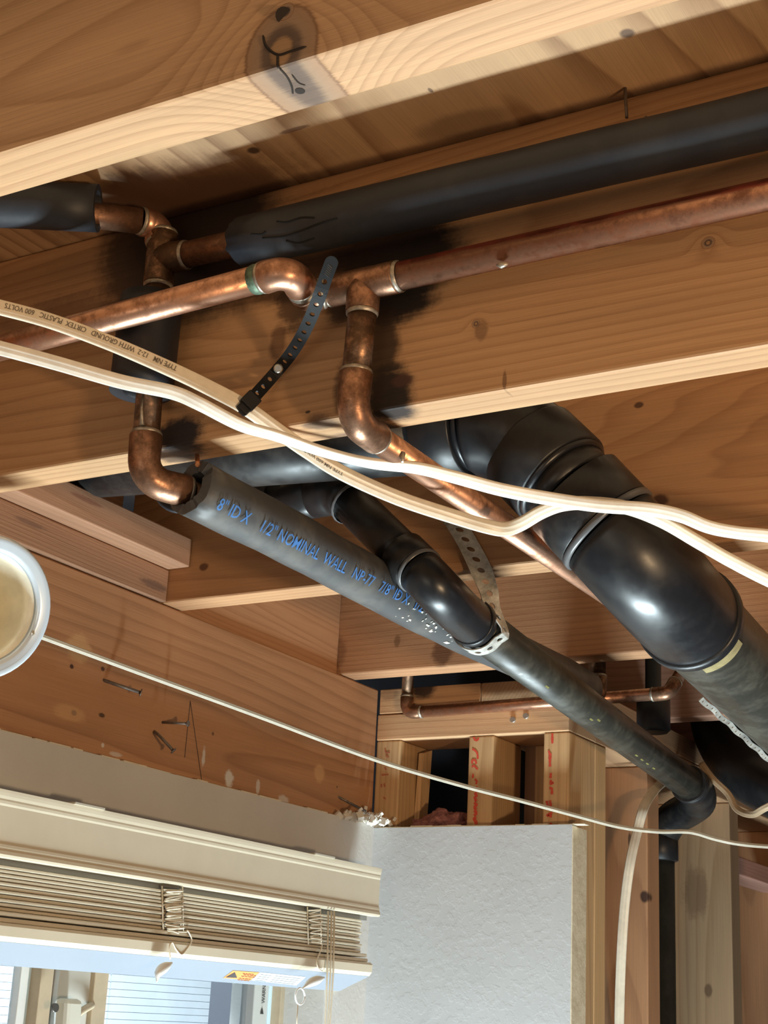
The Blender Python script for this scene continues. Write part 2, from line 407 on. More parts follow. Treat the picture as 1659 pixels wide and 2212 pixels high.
# rim boards between the joists over the beam
MAT_rim = wood('rim_wood', 'Y', .0065, (-1.16, 0, .52), (.02, 0, .03), early=(.45,.22,.10), late=(.33,.145,.062), warp=.02,
    spots=[(A3(735,1420,X=-1.098), (.02,.012,.03), (.2,.09,.04), .5, 1.)])
make('rim_board', MB().box(-1.135, -1.098, JY[2]+JW+.0005, JY[3]-.0005, JB+.0005, JT-.001), MAT_rim, bevel=.0015,
     label='rim board closing the bay between the last two joists above the beam', cat='board', group='rim boards')
make('rim_board', MB().box(-1.20, -1.165, JY[1]+JW+.0005, JY[2]-.0005, JB+.0005, JT-.001), MAT_rim, bevel=.0015,
     label='shadowed rim board behind the two stacked blocks on the beam', cat='board', group='rim boards')
make('rim_board', MB().box(-1.20, -1.165, JY[0]+JW+.0005, JY[1]-.0005, JB+.0005, JT-.001), MAT_rim, bevel=.0015,
     label='shadowed rim board behind the insulated pipe at the upper left', cat='board', group='rim boards')
# the beam over the window
MAT_beam = wood('beam_wood', 'Y', .012, (-1.20, 0, .36), (.045, 0, .03), early=(.47,.225,.098), late=(.36,.16,.066), warp=.02,
    knots=[(A3(155,1440,X=BX), (.3,1,1), .0022, .003), (A3(160,1540,X=BX), (.3,1,1), .003, .004)],
    spots=[(A3(222,1445,X=BX), (.02,.004,.003), (.06,.03,.02), .9, .6), (A3(220,1545,X=BX), (.02,.006,.003), (.06,.03,.02), .9, .6),
           (A3(155,1440,X=BX), (.02,.004,.003), (.05,.02,.02), .9, .6), (A3(160,1540,X=BX), (.02,.005,.0035), (.04,.02,.04), .95, .6),
           (A3(495,1682,X=BX), (.02,.010,.012), PAINT, .95, 2.6), (A3(440,1635,X=BX), (.02,.004,.013), PAINT, .75, 2.6),
           (A3(557,1700,X=BX), (.02,.005,.011), PAINT, .7, 2.6), (A3(612,1728,X=BX), (.02,.014,.007), PAINT, .65, 1.8),
           (A3(222,1610,X=BX), (.02,.003,.003), PAINT, .8, 1.), (A3(250,1630,X=BX), (.02,.012,.003), PAINT, .6, 1.8),
           (A3(170,1400,X=BX), (.02,.022,.02), (.66,.42,.20), .5, 1.2), (A3(150,1540,X=BX), (.02,.03,.010), (.66,.40,.19), .45, 1.2),
           (A3(690,1670,X=BX), (.02,.014,.014), (.68,.42,.20), .5, 1.4), (A3(728,1700,X=BX), (.02,.0015,.0015), CHAR, .9, .2),
           (A3(460,1585,X=BX), (.02,.003,.003), (.1,.05,.03), .8, .8)], bumpk=.35, contrast=.95)
beam = make('header_beam', MB().box(BX-.088, BX, -.6, WY-.001, .215, JB-.001), MAT_beam, bevel=.002,
     label='long wooden header beam above the window with nails and paint smears', cat='beam')
def nail(p0, p1, r, parent, head=True, p2=None):
    mb = MB(); pts = [p0, p1] if p2 is None else spline([p0, p2, p1], 6)
    mb.tube(pts, r, 10); d = (Vector(pts[-1])-Vector(pts[-2])).normalized()
    if head: mb.tube([Vector(p1), Vector(p1)+d*.0012], r*2.3, 14)
    return make('nail', mb, MAT_iron, parent)
nail(at(214,1466,X=BX-.004), at(303,1496,X=BX+.028), .0019, beam)
nail(at(344,1560,X=BX-.004), at(405,1563,X=BX+.032), .0015, beam)
nail(at(331,1578,X=BX-.003), at(374,1621,X=BX+.028), .0017, beam, p2=at(345,1590,X=BX+.014))
nail(at(724,1718,X=BX-.003), at(790,1752,X=BX+.02), .0017, beam, head=False)
MAT_pencil = plain('pencil_lead', (.07, .05, .045), .7)
for a, b in (((411,1514),(436,1688)), ((411,1516),(399,1636))):
    p = at(*a, X=BX+.0003); q = at(*b, X=BX+.0003)
    make('pencil_line', MB().tube([p, q], .00045, 5), MAT_pencil, beam)
# two blocks stacked on the beam
MAT_b1 = wood('block_wood_rough', 'Y', .0042, (-1.12, 0, .60), (.02, 0, .01), early=(.42,.22,.115), late=(.29,.14,.07),
    spots=[(A3(330,1265,X=-1.088), (.02,.03,.006), (.08,.05,.05), .55, 1.8), (A3(385,1280,X=-1.088), (.02,.012,.014), (.08,.05,.05), .6, 1.8),
           (A3(60,1130,X=-1.088), (.02,.03,.004), (.12,.07,.06), .5, 1.6)], bumpk=.5)
MAT_b2 = wood('block_wood_smooth', 'Y', .009, (-1.15, 0, .55), (.02, 0, .02), early=(.45,.225,.115), late=(.36,.17,.08),
    spots=[(A3(190,1080,X=-1.055), (.02,.03,.004), (.20,.06,.04), .5, 1.6)])
make('blocking_piece', MB().box(-1.16, -1.085, JY[1]+JW+.001, JY[2]-.0015, JB+.0005, .4785), MAT_b1, bevel=.0015,
     label='rough lower block lying on the beam with smudged black stamp', cat='board', group='blocks stacked on the beam')
make('blocking_piece', MB().box(-1.145, -1.056, JY[1]+JW+.001, JY[2]-.0015, .4792, .513), MAT_b2, bevel=.0015,
     label='smooth upper block stacked on the rough block above the beam', cat='board', group='blocks stacked on the beam')

# ------------------------------------------------------------------ end wall framing
MAT_stud = {}
def studwood(name, off, seed=0, early=(.62,.37,.165), late=(.47,.255,.10), spots=()):
    return wood(name, 'Z', .006, off, (.02, .03, 0), early=early, late=late, warp=.010, spots=spots)
MAT_plate = wood('plate_wood', 'X', .0045, (0, 1.95, .5), (0, .02, .02), early=(.60,.34,.16), late=(.45,.23,.10),
    spots=[(A3(915,1487,Y=WY), (.022,.03,.018), (.02,.015,.02), .92, 1.3), (A3(840,1500,Y=WY), (.02,.02,.01), (.15,.07,.03), .5, 1.),
           (A3(1130,1550,Y=WY), (.022,.02,.010), (.66,.40,.2), .4, 1.4)])
MAT_plate2 = wood('plate_wood_rough', 'Y', .0045, (-.87, 0, .55), (.3, 0, .3), early=(.52,.30,.14), late=(.36,.19,.085), bumpk=.6)
pl = make('top_plate', MB().box(BX, XE, WY, WY+.089, .3675, .4035), MAT_plate, bevel=.0015,
     label='lower top plate of the end wall with two nail heads', cat='plate', group='end wall plates')
for px, py in ((1109,1555),(1137,1547)):
    p = at(px, py, Y=WY)
    make('nail', MB().tube([p+V(0,.002,0), p+V(0,-.003,0)], .0038, 12), plain('nail_head_steel', (.5,.5,.48), .35, .8), pl)
make('top_plate', MB().box(BX+.002, -.931, WY, WY+.089, .4045, JB-.0005), MAT_plate, bevel=.0015,
     label='upper left top plate behind the short copper riser', cat='plate', group='end wall plates')
make('top_plate', MB().box(-.930, -.838, WY+.002, WY+.089, .4045, JB-.0005), MAT_plate2, bevel=.0015,
     label='rough end-grain block on the lower plate behind the copper branch', cat='plate', group='end wall plates')
RED = plain('red_stamp_ink', (.62, .07, .04), .7)
def stud(x0, x1, y0, y1, z1, label, mat, marks=None, group='end wall studs', name='wall_stud', z0=-CZ):
    o = make(name, MB().box(x0, x1, y0, y1, z0, z1), mat, bevel=.002, label=label, cat='stud', group=group)
    return o
m_s1 = studwood('stud_wood_a', (-1.0, 1.90, 0)); m_s2 = studwood('stud_wood_b', (-.9, 1.92, 0)); m_s3 = studwood('stud_wood_c', (-.75, 1.93, 0))
s1 = stud(BX, -1.052, WY+.001, WY+.089, .367, 'stud in the corner beside the beam with faint red print', m_s1)
s2 = stud(-.946, -.909, WY+.001, WY+.089, .367, 'middle stud with red lettering beside the pink insulation', m_s2)
s3 = stud(-.836, XE, WY+.001, WY+.089, .367, 'end stud with red lettering at the open corner of the drywall', m_s3)
def red_marks(strokes, parent, mat, hw=2.2):
    # worn stamp strokes: flat ribbons of ink on the stud face
    for pts in strokes:
        P_ = spline([at(x, y, Y=WY+.0005) for x, y in pts], 4); L_, R_ = [], []
        for i, q in enumerate(P_):
            T = (P_[min(i+1, len(P_)-1)]-P_[max(i-1, 0)]).normalized(); n_ = V(T.z, 0, -T.x)
            w_ = hw*.00064*(.65+.5*abs(math.sin(i*2.1+pts[0][1])))
            L_.append(q+n_*w_); R_.append(q-n_*w_)
        m_ = len(P_)
        make('red_stamp_mark', MB().add(L_+R_, [(i, i+1, m_+i+1, m_+i) for i in range(m_-1)]), mat, parent)
red_marks([[(1023,1592),(1026,1598),(1031,1599),(1034,1593)], [(1020,1618),(1026,1621),(1031,1628),(1032,1640)], [(1020,1650),(1020,1643),(1026,1642),(1029,1650)],
           [(1019,1657),(1024,1654),(1029,1659),(1032,1662)], [(1022,1672),(1021,1681)], [(1026,1683),(1030,1688),(1028,1694)], [(1030,1698),(1028,1705)]], s2, RED)
red_marks([[(1026,1712),(1029,1718),(1026,1724),(1029,1731)], [(1025,1733),(1029,1739),(1025,1744),(1029,1749)], [(1024,1751),(1029,1756),(1024,1762)], [(1028,1764),(1024,1770),(1029,1776),(1026,1780)]], s2, RED, 3.2)
red_marks([[(1193,1584),(1193,1606)], [(1185,1622),(1189,1634),(1188,1642),(1188,1656)], [(1190,1628),(1186,1640)], [(1190,1670),(1189,1681)], [(1188,1686),(1194,1692),(1187,1693)],
           [(1187,1702),(1192,1704),(1192,1716)], [(1181,1730),(1183,1742)], [(1188,1729),(1190,1742)], [(1193,1756),(1182,1761),(1192,1763)], [(1188,1778),(1193,1784)]], s3, RED, 2.6)
FAINT = plain('faint_red_ink', (.42, .13, .07), .7)
red_marks([[(832,1618),(834,1626),(842,1625)], [(833,1632),(840,1636)], [(831,1657),(834,1663)], [(824,1674),(839,1673)], [(824,1693),(824,1701)], [(830,1692),(831,1700)], [(828,1722),(833,1726)]], s1, FAINT, 1.8)
make('backing_board', MB().box(-.905, -.835, WY+.092, WY+.115, -CZ, JB-.001), wood('backing_wood', 'Z', .006, (-.87,2.,0), early=(.36,.18,.085), late=(.26,.12,.055)), bevel=.001,
     label='dark board set back between the two lettered studs', cat='board')
splinter = MB().obox(V(-1.046, WY+.06, .31), (.004,0,.0), (0,.012,.004), (.002,0,.05))
make('splinter', splinter, m_s1, s1)
MAT_dark_hole = plain('painted_dark_hole', (.012, .013, .018), .8)  # near-black colour stands in for the dark hole behind the studs
make('wall_cavity', MB().box(-1.5, -.907, 2.06, 2.07, -CZ, JB-.002).box(-1.5, -.907, 2.06, 2.07, JB-.002, JT-.001), MAT_dark_hole, kind='structure',
     label='black panel painting the dark hole of the open stud bay')
# partition running away from the corner
MAT_p = studwood('partition_stud_wood', (-.7, 2.2, 0), early=(.64,.38,.165), late=(.50,.27,.10))
MAT_p2 = studwood('partition_stud_wide', (-.80, 2.65, 0), early=(.50,.28,.13), late=(.37,.185,.08),
    spots=[(A3(1500,1930,Y=2.503), (.025,.03,.05), (.16,.08,.04), .55, 1.6), (A3(1530,2140,Y=2.503), (.008,.03,.012), (.10,.05,.025), .7, 1.2)])
MAT_p1 = studwood('partition_stud_red', (-.84, 2.25, 0), early=(.46,.225,.10), late=(.33,.15,.065),
    spots=[(A3(1392,1937,Y=2.124), (.008,.03,.010), (.03,.015,.015), .9, .9), (A3(1360,1815,Y=2.124), (.003,.03,.014), (.03,.02,.02), .8, .9)])
stud(XE-.089, XE, WY+.0895, WY+.128, .367, 'bright narrow stud edge against the end of the drywalled wall', MAT_p, group='partition studs')
stud(XE-.100, XE, 2.124, 2.172, .367, 'reddish stud behind the looping beige cable', MAT_p1, group='partition studs')
stud(XE-.125, XE, 2.503, 2.549, .367, 'wide brown stud right of the vertical black pipe', MAT_p2, group='partition studs')
stud(XE-.125, XE, 2.88, 2.925, .367, 'shadowed stud at the right edge of the picture', MAT_p1, group='partition studs')
pp = wood('partition_plate_wood', 'Y', .005, (-.85, 0, .55), (.02,0,.02), early=(.52,.28,.13), late=(.38,.19,.085))
make('top_plate', MB().box(XE-.125, XE, WY+.0895, 3.1, .3675, .4035), pp, bevel=.0015, label='lower plate over the partition studs, under the black drain pipes', cat='plate', group='partition plates')
make('top_plate', MB().box(XE-.125, XE, WY+.0895, 3.1, .4045, JB-.0005), pp, bevel=.0015, label='upper plate over the partition studs, under the dark joist', cat='plate', group='partition plates')
make('wall_far', MB().box(-1.3, 3., 3.15, 3.2, -CZ, JT-.001), plain('painted_far_shade', (.03,.02,.018), .8), kind='structure')  # near-black colour paints the dark space beyond the studs
nb = at(1650, 1888, X=XE)
make('nogging', MB().box(XE-.06, XE-.001, 2.5495, 2.8795, nb.z-.015, nb.z+.016), wood('nogging_wood','Y',.005,(-.85,0,.2),early=(.5,.25,.17),late=(.4,.18,.1)), bevel=.002,
     label='short pinkish wood block at the right picture edge', cat='board')

# ------------------------------------------------------------------ pipes: materials
def copper(name, tarn=.5, base=(.80,.40,.22), dark=(.20,.085,.04), red=None):
    k = NT(name); p = k.pos()
    a = k.noise(p, 55, 5, .7); b = k.noise(p, 170, 3, .65)
    f = k.math('ADD', k.math('MULTIPLY', a, .7), k.math('MULTIPLY', b, .3))
    m = k.maprange(f, .54-.24*tarn, .78-.22*tarn, 0., 1.)
    mid = tuple(.5*x+.5*y for x, y in zip(base, dark))
    col = k.ramp(m, [(0, base), (.45, mid), (1., dark)])
    if red:
        sz = k.n('ShaderNodeSeparateXYZ'); k.link(p, sz.inputs[0])
        st = k.noise(k.vec('MULTIPLY', p, (6, 60, 60)), 3, 3, .6)
        zz = k.math('ADD', sz.outputs[2], k.math('MULTIPLY', k.math('SUBTRACT', st, .5), .012))
        col = k.mix(k.maprange(zz, red+CZ, red+CZ+.005, 0., .85), col, (.34, .055, .035, 1))
    r = k.maprange(m, 0, 1, .33, .48, False)
    me = k.maprange(m, 0, 1, .95, .70, False)
    k.bump(b, .06, .0005)
    return k.fin(col, r, me)
CU = copper('copper_dull', .85, (.50,.27,.17), (.15,.075,.042))
CU2 = copper('copper_bright', .55, (.64,.35,.23), (.26,.125,.072))
CU3 = copper('copper_smoked', 1.0, (.42,.235,.14), (.10,.055,.03))
CUR = copper('copper_flux_red', .55, (.68,.36,.23), (.24,.10,.055), red=.5385)
SOLDER = plain('solder', (.36,.31,.25), .45, .7, var=.35, vscale=220)
PATINA = plain('verdigris_stain', (.10,.15,.10), .6, .4, var=.7, vscale=160)
CR = .0111
def ring(p, d, r, parent, w=.0022, mat=None, name='solder_ring'):
    d = Vector(d).normalized(); p = Vector(p)
    pts = [p-d*w, p-d*w*.5, p, p+d*w*.5, p+d*w]
    make(name, MB().tube(pts, [r*.985, r+.0007, r+.0011, r+.0007, r*.985], 20, cap=False), mat or SOLDER, parent)
def elbow(a, c, b, rad, r, parent, mat, hub=.010, name='elbow', rings=True):
    arc = bend(a, c, b, rad, 12)
    da = (Vector(a)-arc[0]).normalized(); db = (Vector(b)-arc[-1]).normalized()
    R_ = r*1.13
    pts = [arc[0]+da*hub, arc[0]+da*(hub-.0008)]+arc+[arc[-1]+db*(hub-.0008), arc[-1]+db*hub]
    rs = [R_*.97, R_*1.03]+[R_]*len(arc)+[R_*1.03, R_*.97]
    e = make(name, MB().tube(pts, rs, 24), mat, parent)
    if rings:
        ring(pts[0]+da*.001, da, r*1.04, e); ring(pts[-1]+db*.001, db, r*1.04, e)
    return pts[0], pts[-1], e
def pipe(a, b, r, parent, mat, name='pipe'): return make(name, MB().tube([a, b], r, 24), mat, parent)
def tee(c, ax, br, r, parent, mat, L=.022, LB=.022):
    c, ax, br = Vector(c), Vector(ax).normalized(), Vector(br).normalized(); R_ = r*1.14
    mb = MB().tube([c-ax*L, c-ax*(L-.001), c-ax*.012, c, c+ax*.012, c+ax*(L-.001), c+ax*L], [R_*.97, R_*1.02, R_, R_*1.03, R_, R_*1.02, R_*.97], 24)
    mb.tube([c, c+br*.010, c+br*(LB-.001), c+br*LB], [R_*1.02, R_*1.04, R_*1.02, R_*.97], 24)
    t = make('tee_fitting', mb, mat, parent)
    ring(c-ax*(L+.001), ax, r*1.05, t); ring(c+ax*(L+.001), ax, r*1.05, t); ring(c+br*(LB+.001), br, r*1.05, t)
    return c-ax*L, c+ax*L, c+br*LB

# ------------------------------------------------------------------ copper line 1 (left riser)
r1 = V(-.776, .912, 0)
T1 = V(-.777, .912, .604)
E1 = V(-.783, .912, .637)
S0 = at(212, 450, Z=.632); S1 = at(0, 440, Z=.632); sd = (S1-S0).normalized()
line1 = thing('copper_water_pipe', (r1.x, r1.y, .39), 'copper riser on the left with a tee, running down into a printed foam sleeve', 'pipe')
a, b, _ = elbow(S0, E1, T1, .010, CR, line1, CU2, hub=.006)
pipe(S1, a, CR, line1, CU); pipe(b, T1, CR, line1, CU3)
ta, tb, tc = tee(T1, (.0,0,1), (1,0,-.06), CR, line1, CU3, .024, .026)
ue = at(1800, 215, Y=.906)
pipe(tc, tc+V(.10,-.006,-.005), CR, line1, CU)
D1 = V(-.746, 1.0, .402)
eb = V(-.772, .912, .404)
a, b, e1 = elbow(ta, eb, V(-.744, .96, .402), .020, CR*1.06, line1, CU, hub=.020)
pipe(ta, a, CR, line1, CU3)
a_, b_, _ = elbow(b, V(-.743, 1.797, .40), V(-.743, 1.797, .65), .014, CR, line1, CU3, hub=.012)
pipe(b, a_, CR*.98, line1, CU3); pipe(b_, V(-.743, 1.797, JT), CR*.98, line1, CU3)
make('solder_drip', MB().tube([a+V(.004,-.011,.004), a+V(.003,-.0125,.018), a+V(.002,-.0115,.034)], [.0022,.0012,.0004], 8), SOLDER, line1)
# line 2 (mains with the second riser)
T2 = at(788, 617, Y=.912)
T2.z = .538; T2.x = -.572
line2 = thing('copper_water_pipe', (T2.x, .912, .41), 'copper main with a tee, riser and elbow in front of the scorched joist', 'pipe')
ta, tb, tc = tee(T2, (1,0,0), (0,0,-1), CR, line2, CU, .030, .024)
pipe(tb, V(.5, .912, .541), CR, line2, CUR, name='pipe')
EL = V(-.576, .912, .425)
a, b, _ = elbow(tc, EL, V(-.580, 1.2, .425), .019, CR, line2, CU, hub=.020)
pipe(tc, a, CR, line2, CU3)
pipe(b, V(-.585, 1.95, .424), CR, line2, CU2)
Lb = at(628, 584, Y=.864); Lc = at(664, 642, Y=.904)
La = at(-250, 818, Y=.862)
a, b, e = elbow(La, Lb, Lc, .012, CR, line2, CU2, hub=.009)
pipe(La, a, CR, line2, CU2)
ring(a+(La-a).normalized()*.006, a-La, CR*.99, e, .005, PATINA, 'green_corrosion')
a2, b2, _ = elbow(b, Lc, ta, .008, CR, line2, CU, hub=.004)
pipe(b, a2, CR, line2, CU); pipe(b2, ta, CR, line2, CU)
p = at(1083, 573, Y=.905)
make('solder_drip', MB().tube([p+V(-.004,0,.001), p, p+V(.005,0,0)], [.0008,.0026,.001], 10), SOLDER, line2)
p = at(868, 985, Y=.975)
make('solder_drip', MB().tube([p+V(0,0,.002), p+V(.002,-.002,-.006)], [.003,.001], 8), SOLDER, line2)
# line 3 far branch at the end wall
hc = .00795
G0 = V(-1.040, 1.830, .60); G1 = V(-1.038, 1.830, .402); G2 = V(-.660, 1.830, .407)
line3 = thing('copper_water_pipe', (-1.027, 1.812, .38), 'thin copper branch running along the end wall plate', 'pipe')
a, b, _ = elbow(G0, G1, G2, .012, hc, line3, CU, hub=.010)
pipe(G0, a, hc, line3, CU3)
G3 = V(-.640, 1.88, .475)
a2, b2, _ = elbow(b, G2, G3, .010, hc, line3, CU, hub=.012)
pipe(b, a2, hc, line3, CU2); pipe(b2, G3, hc, line3, CU)

# ------------------------------------------------------------------ foam sleeves
def foam(name, dust=.0, base=(.016,.018,.024)):
    k = NT(name); p = k.pos(); a = k.noise(p, 260, 3, .6); b = k.noise(p, 22, 4, .65)
    nrm = k.n('ShaderNodeNewGeometry').outputs['Normal']; sx = k.n('ShaderNodeSeparateXYZ'); k.link(nrm, sx.inputs[0])
    f = k.math('MULTIPLY', k.maprange(b, .42, .7, 0, 1), dust)
    col = k.mix(f, (*base, 1), (.16, .145, .125, 1))
    k.bump(k.math('ADD', k.math('MULTIPLY', a, .4), b), .18, .001)
    return k.fin(col, .52, 0, .5)
FOAM = foam('black_foam', .06); FOAMD = foam('dusty_black_foam', .42, (.058,.057,.058)); FOAMV = foam('black_foam_plain', .0, (.010,.011,.016))
BLUE = plain('blue_print', (.055, .17, .44), .6)
BLUEF = plain('faded_blue_print', (.03, .05, .11), .7)
def sleeve(pts, r, mat, label, ragged=0., inner=.0150, wob=0.0):
    """hollow foam tube: outer skin, end faces, inner skin"""
    pts = [Vector(q) for q in pts]; seg = 36; fr = frames(pts); mb = MB(); n = len(pts); vs_ = []
    rnd = random.Random(int(r*1e5)+n)
    jag = [rnd.uniform(-1, 1) for _ in range(seg)]
    for layer, rad in ((0, r), (1, inner)):
        for i in range(n):
            T, N, B = fr[i]
            for k in range(seg):
                a = 2*math.pi*k/seg; q = rad
                if layer == 0 and wob: q += wob*mnoise.noise(V(i*.35, math.cos(a)*1.5, math.sin(a)*1.5+rad*50))
                off = V(0,0,0)
                if i == 0 and ragged: off = T*ragged*(jag[k]*.25+math.cos(a+.8))
                vs_.append(pts[i]+(N*math.cos(a)+B*math.sin(a))*q+off)
    fs = []
    for i in range(n-1):
        for k in range(seg):
            k2 = (k+1) % seg
            fs.append((i*seg+k, i*seg+k2, (i+1)*seg+k2, (i+1)*seg+k))
            o = n*seg; fs.append((o+i*seg+k, o+(i+1)*seg+k, o+(i+1)*seg+k2, o+i*seg+k2))
    mb.add(vs_, fs, True); o = n*seg
    ends = [(k, o+k, o+(k+1) % seg, (k+1) % seg) for k in range(seg)]
    ends += [((n-1)*seg+k, (n-1)*seg+(k+1) % seg, o+(n-1)*seg+(k+1) % seg, o+(n-1)*seg+k) for k in range(seg)]
    mb.f += ends; mb.sm += [False]*len(ends)
    return make('pipe_insulation', mb, mat, label=label, cat='insulation', group='foam pipe sleeves')
def lin(a, b, n): return [Vector(a).lerp(Vector(b), i/(n-1)) for i in range(n)]
u0 = V(-.684, .905, .5965); u1 = V(.5, .905, .586)
up_s = sleeve(lin(u0, u1, 50), .0208, FOAM, 'long smooth foam sleeve under the subfloor with a scorched cracked end', .006, wob=.0006)
# cracks in the scorched end
def on_sleeve(t, th, r, P=u0, Q=u1):
    A = (Q-P).normalized(); U = V(0,-.83,-.56); U = (U-A*U.dot(A)).normalized(); W = U.cross(A)
    return P+A*t+(U*math.cos(th)+W*math.sin(th))*r
for base in ([(.045,.5),(.055,.38),(.068,.42),(.08,.3)], [(.03,.0),(.05,-.12),(.068,-.05),(.085,.05),(.10,.08)], [(.05,-.3),(.06,-.5),(.075,-.45)], [(.02,.25),(.03,.15),(.034,.22)]):
    make('foam_crack', MB().tube(spline([on_sleeve(t, th, .0207) for t, th in base], 4), .0009, 6), plain('crack_black', (.002,.002,.003), .95), up_s)
sleeve(lin(S0, S0+sd*.26, 10), .0200, FOAM, 'short foam sleeve at the upper left beneath the nearest joist', .0)
vsl = sleeve(lin(V(-.775,.9035,.562), V(-.776,.9035,.478), 8), .0262, FOAMV, 'upright foam sleeve on the left riser behind the white cables', .0)
make('faded_print', text_on_cyl('WAW', V(-.775,.9035,.528), (0,0,-1), V(.20,-.98,0)-V(.78,0,0), .0264, .045, .009), BLUEF, vsl)
lo0 = V(-.7435, .940, .4015); lo1 = V(-.743, 1.755, .40)
lo_pts = lin(lo0, lo1, 40)
for i, q in enumerate(lo_pts):
    t = i/39.; q += V(.0015*math.sin(t*9), 0, .0015*math.sin(t*7+1))
low = sleeve(lo_pts, .0242, FOAMD, 'printed foam sleeve with blue lettering running away below the joists', .007, wob=.0012)
Uc = V(.88, 0, -.47)
make('blue_lettering', text_on_cyl('8" ID X    1/2" NOMINAL  WALL   NP-77   7/8" ID X   1/2"', V(-.743,.948,.4012), (0,1,0), Uc, .0258, .352, .0108, .004), BLUE, low)
# torn flap at the open end
fl = MB(); fp = [at(334,1068,Y=.950), at(350,1092,Y=.952), at(380,1106,Y=.958), at(415,1098,Y=.966), at(432,1080,Y=.972)]
fi = [at(352,1062,Y=.962), at(368,1072,Y=.962), at(388,1076,Y=.966), at(405,1068,Y=.97), at(415,1055,Y=.975)]
P1, P2 = spline(fp, 5), spline(fi, 5)
fl.add(P1+P2, [(i, i+1, len(P1)+i+1, len(P1)+i) for i in range(len(P1)-1)], True)
make('torn_flap', fl, FOAMV, low, solid=.003)
sp_ = MB(); g = random.Random(4); Un = Uc.normalized(); Wn = V(.47,0,.88).normalized()
for i in range(80):
    yy = g.gauss(1.335, .05); th = g.uniform(-1.0, .35)
    if not 1.22 < yy < 1.47: continue
    n_ = Un*math.cos(th)+Wn*math.sin(th); q = V(-.743, yy, .4005)+n_*.0245; e_ = g.uniform(.0004, .0011)*(2.2 if g.random() < .12 else 1)
    sp_.obox(q, V(0,1,0)*e_*g.uniform(.7,1.8), n_.cross(V(0,1,0))*e_, n_*e_*.5)
make('plaster_specks', sp_, plain('speck_white', (.62,.58,.52), .8), low, kind='stuff')

# ------------------------------------------------------------------ black drain pipes
def abs_mat(name, rough=.28, dust=.0, base=(.010,.010,.012), dcol=(.12,.105,.08)):
    k = NT(name); p = k.pos(); a = k.noise(p, 25, 5, .65); b = k.noise(p, 120, 3, .6)
    f = k.math('MULTIPLY', k.maprange(k.math('ADD', k.math('MULTIPLY', a, .7), k.math('MULTIPLY', b, .3)), .42, .68, .15, 1), dust)
    col = k.mix(f, (*base, 1), (*dcol, 1))
    r = k.math('ADD', rough, k.math('MULTIPLY', k.maprange(a, .3, .7, 0, 1), .12)); r = k.math('ADD', r, k.math('MULTIPLY', f, .5))
    k.bump(b, .04, .0006)
    return k.fin(col, r, 0, .5)
ABS = abs_mat('black_abs', .27, .04); ABSD = abs_mat('dusty_black_abs', .30, .22, dcol=(.10,.085,.065)); ABSM = abs_mat('matte_black_abs', .34, .08)
ABSG = abs_mat('scuffed_abs_warm_sheen', .30, .20, (.024,.023,.019), (.19,.17,.12))  # scuffs and dust, the dust tinted olive to paint a warm reflection
RIMG = plain('scraped_abs_edge', (.10,.10,.105), .3)
PR, HR = .0425, .0475
big = thing('drain_pipe', (-.49, 1.3, .30), 'large black plastic drain with wide elbows at the right', 'pipe')
ph = V(-.70, 1.172, .528)
hd = V(1, 0, -.07).normalized()
pL = ph - hd*.463
H1 = at(893, 960, Y=1.172); H2 = at(982, 955, Y=1.172); t1 = (H1.x-ph.x)/hd.x; t2 = (H2.x-ph.x)/hd.x
hub_a = ph+hd*(t1+.018); hub_b = ph+hd*(t2+.016)
pipe(pL, hub_b, PR, big, ABSD)
make('hub', MB().tube([hub_a, hub_a+hd*.001, hub_b-hd*.001, hub_b], [HR*.97, HR, HR, HR*.97], 40), ABSM, big)
C1 = at(1108, 925, Y=1.185); C1 = ph+hd*((C1.x-ph.x)/hd.x)
R2 = at(1213, 1038, Y=1.195)
k0 = hub_b+hd*.006
make('groove_ring', MB().tube([hub_b, k0], HR*.90, 40), ABS, big)
d2 = V(.66, .02, -.72).normalized()
rim1 = R2-d2*.046
L_ = (rim1-k0).length; arc = []
for i_ in range(17):
    t = i_/16; arc.append(k0*(2*t**3-3*t*t+1)+hd*L_*(t**3-2*t*t+t)+rim1*(-2*t**3+3*t*t)+d2*L_*(t**3-t*t))
body = make('elbow', MB().tube(arc, [HR*.95]+[HR*.98]*(len(arc)-1), 40), ABS, big)
make('hub', MB().tube([rim1-d2*.001, rim1, rim1+d2*.001, R2-d2*.0012, R2], [HR, HR*1.035, HR*1.04, HR*1.04, HR*1.0], 40), ABSM, big)
make('cement_bead', MB().tube([R2-d2*.001, R2+d2*.002, R2+d2*.005], [HR*.99, HR*1.0, HR*.93], 40), ABS, big)
Q0 = R2+d2*.018
make('pipe', MB().tube([R2, Q0+d2*.006], PR*1.02, 40), ABSD, big)
B2 = at(1312, 1142, Y=1.205); d3 = (B2-Q0).normalized()
make('hub', MB().tube([Q0, Q0+d3*.001, B2-d3*.004, B2-d3*.003], [HR*.99, HR*1.03, HR*1.03, HR*1.0], 40), ABSD, big)
make('scraped_rim', MB().tube([B2-d3*.003, B2-d3*.002, B2+d3*.003, B2+d3*.004], [HR*1.0, HR*1.045, HR*1.045, HR*.99], 40, cap=False), RIMG, big)
E_end = at(1487, 1333, Y=1.325); Pd = V(-.02, 1, -.085).normalized()
cor = B2+d3*.072
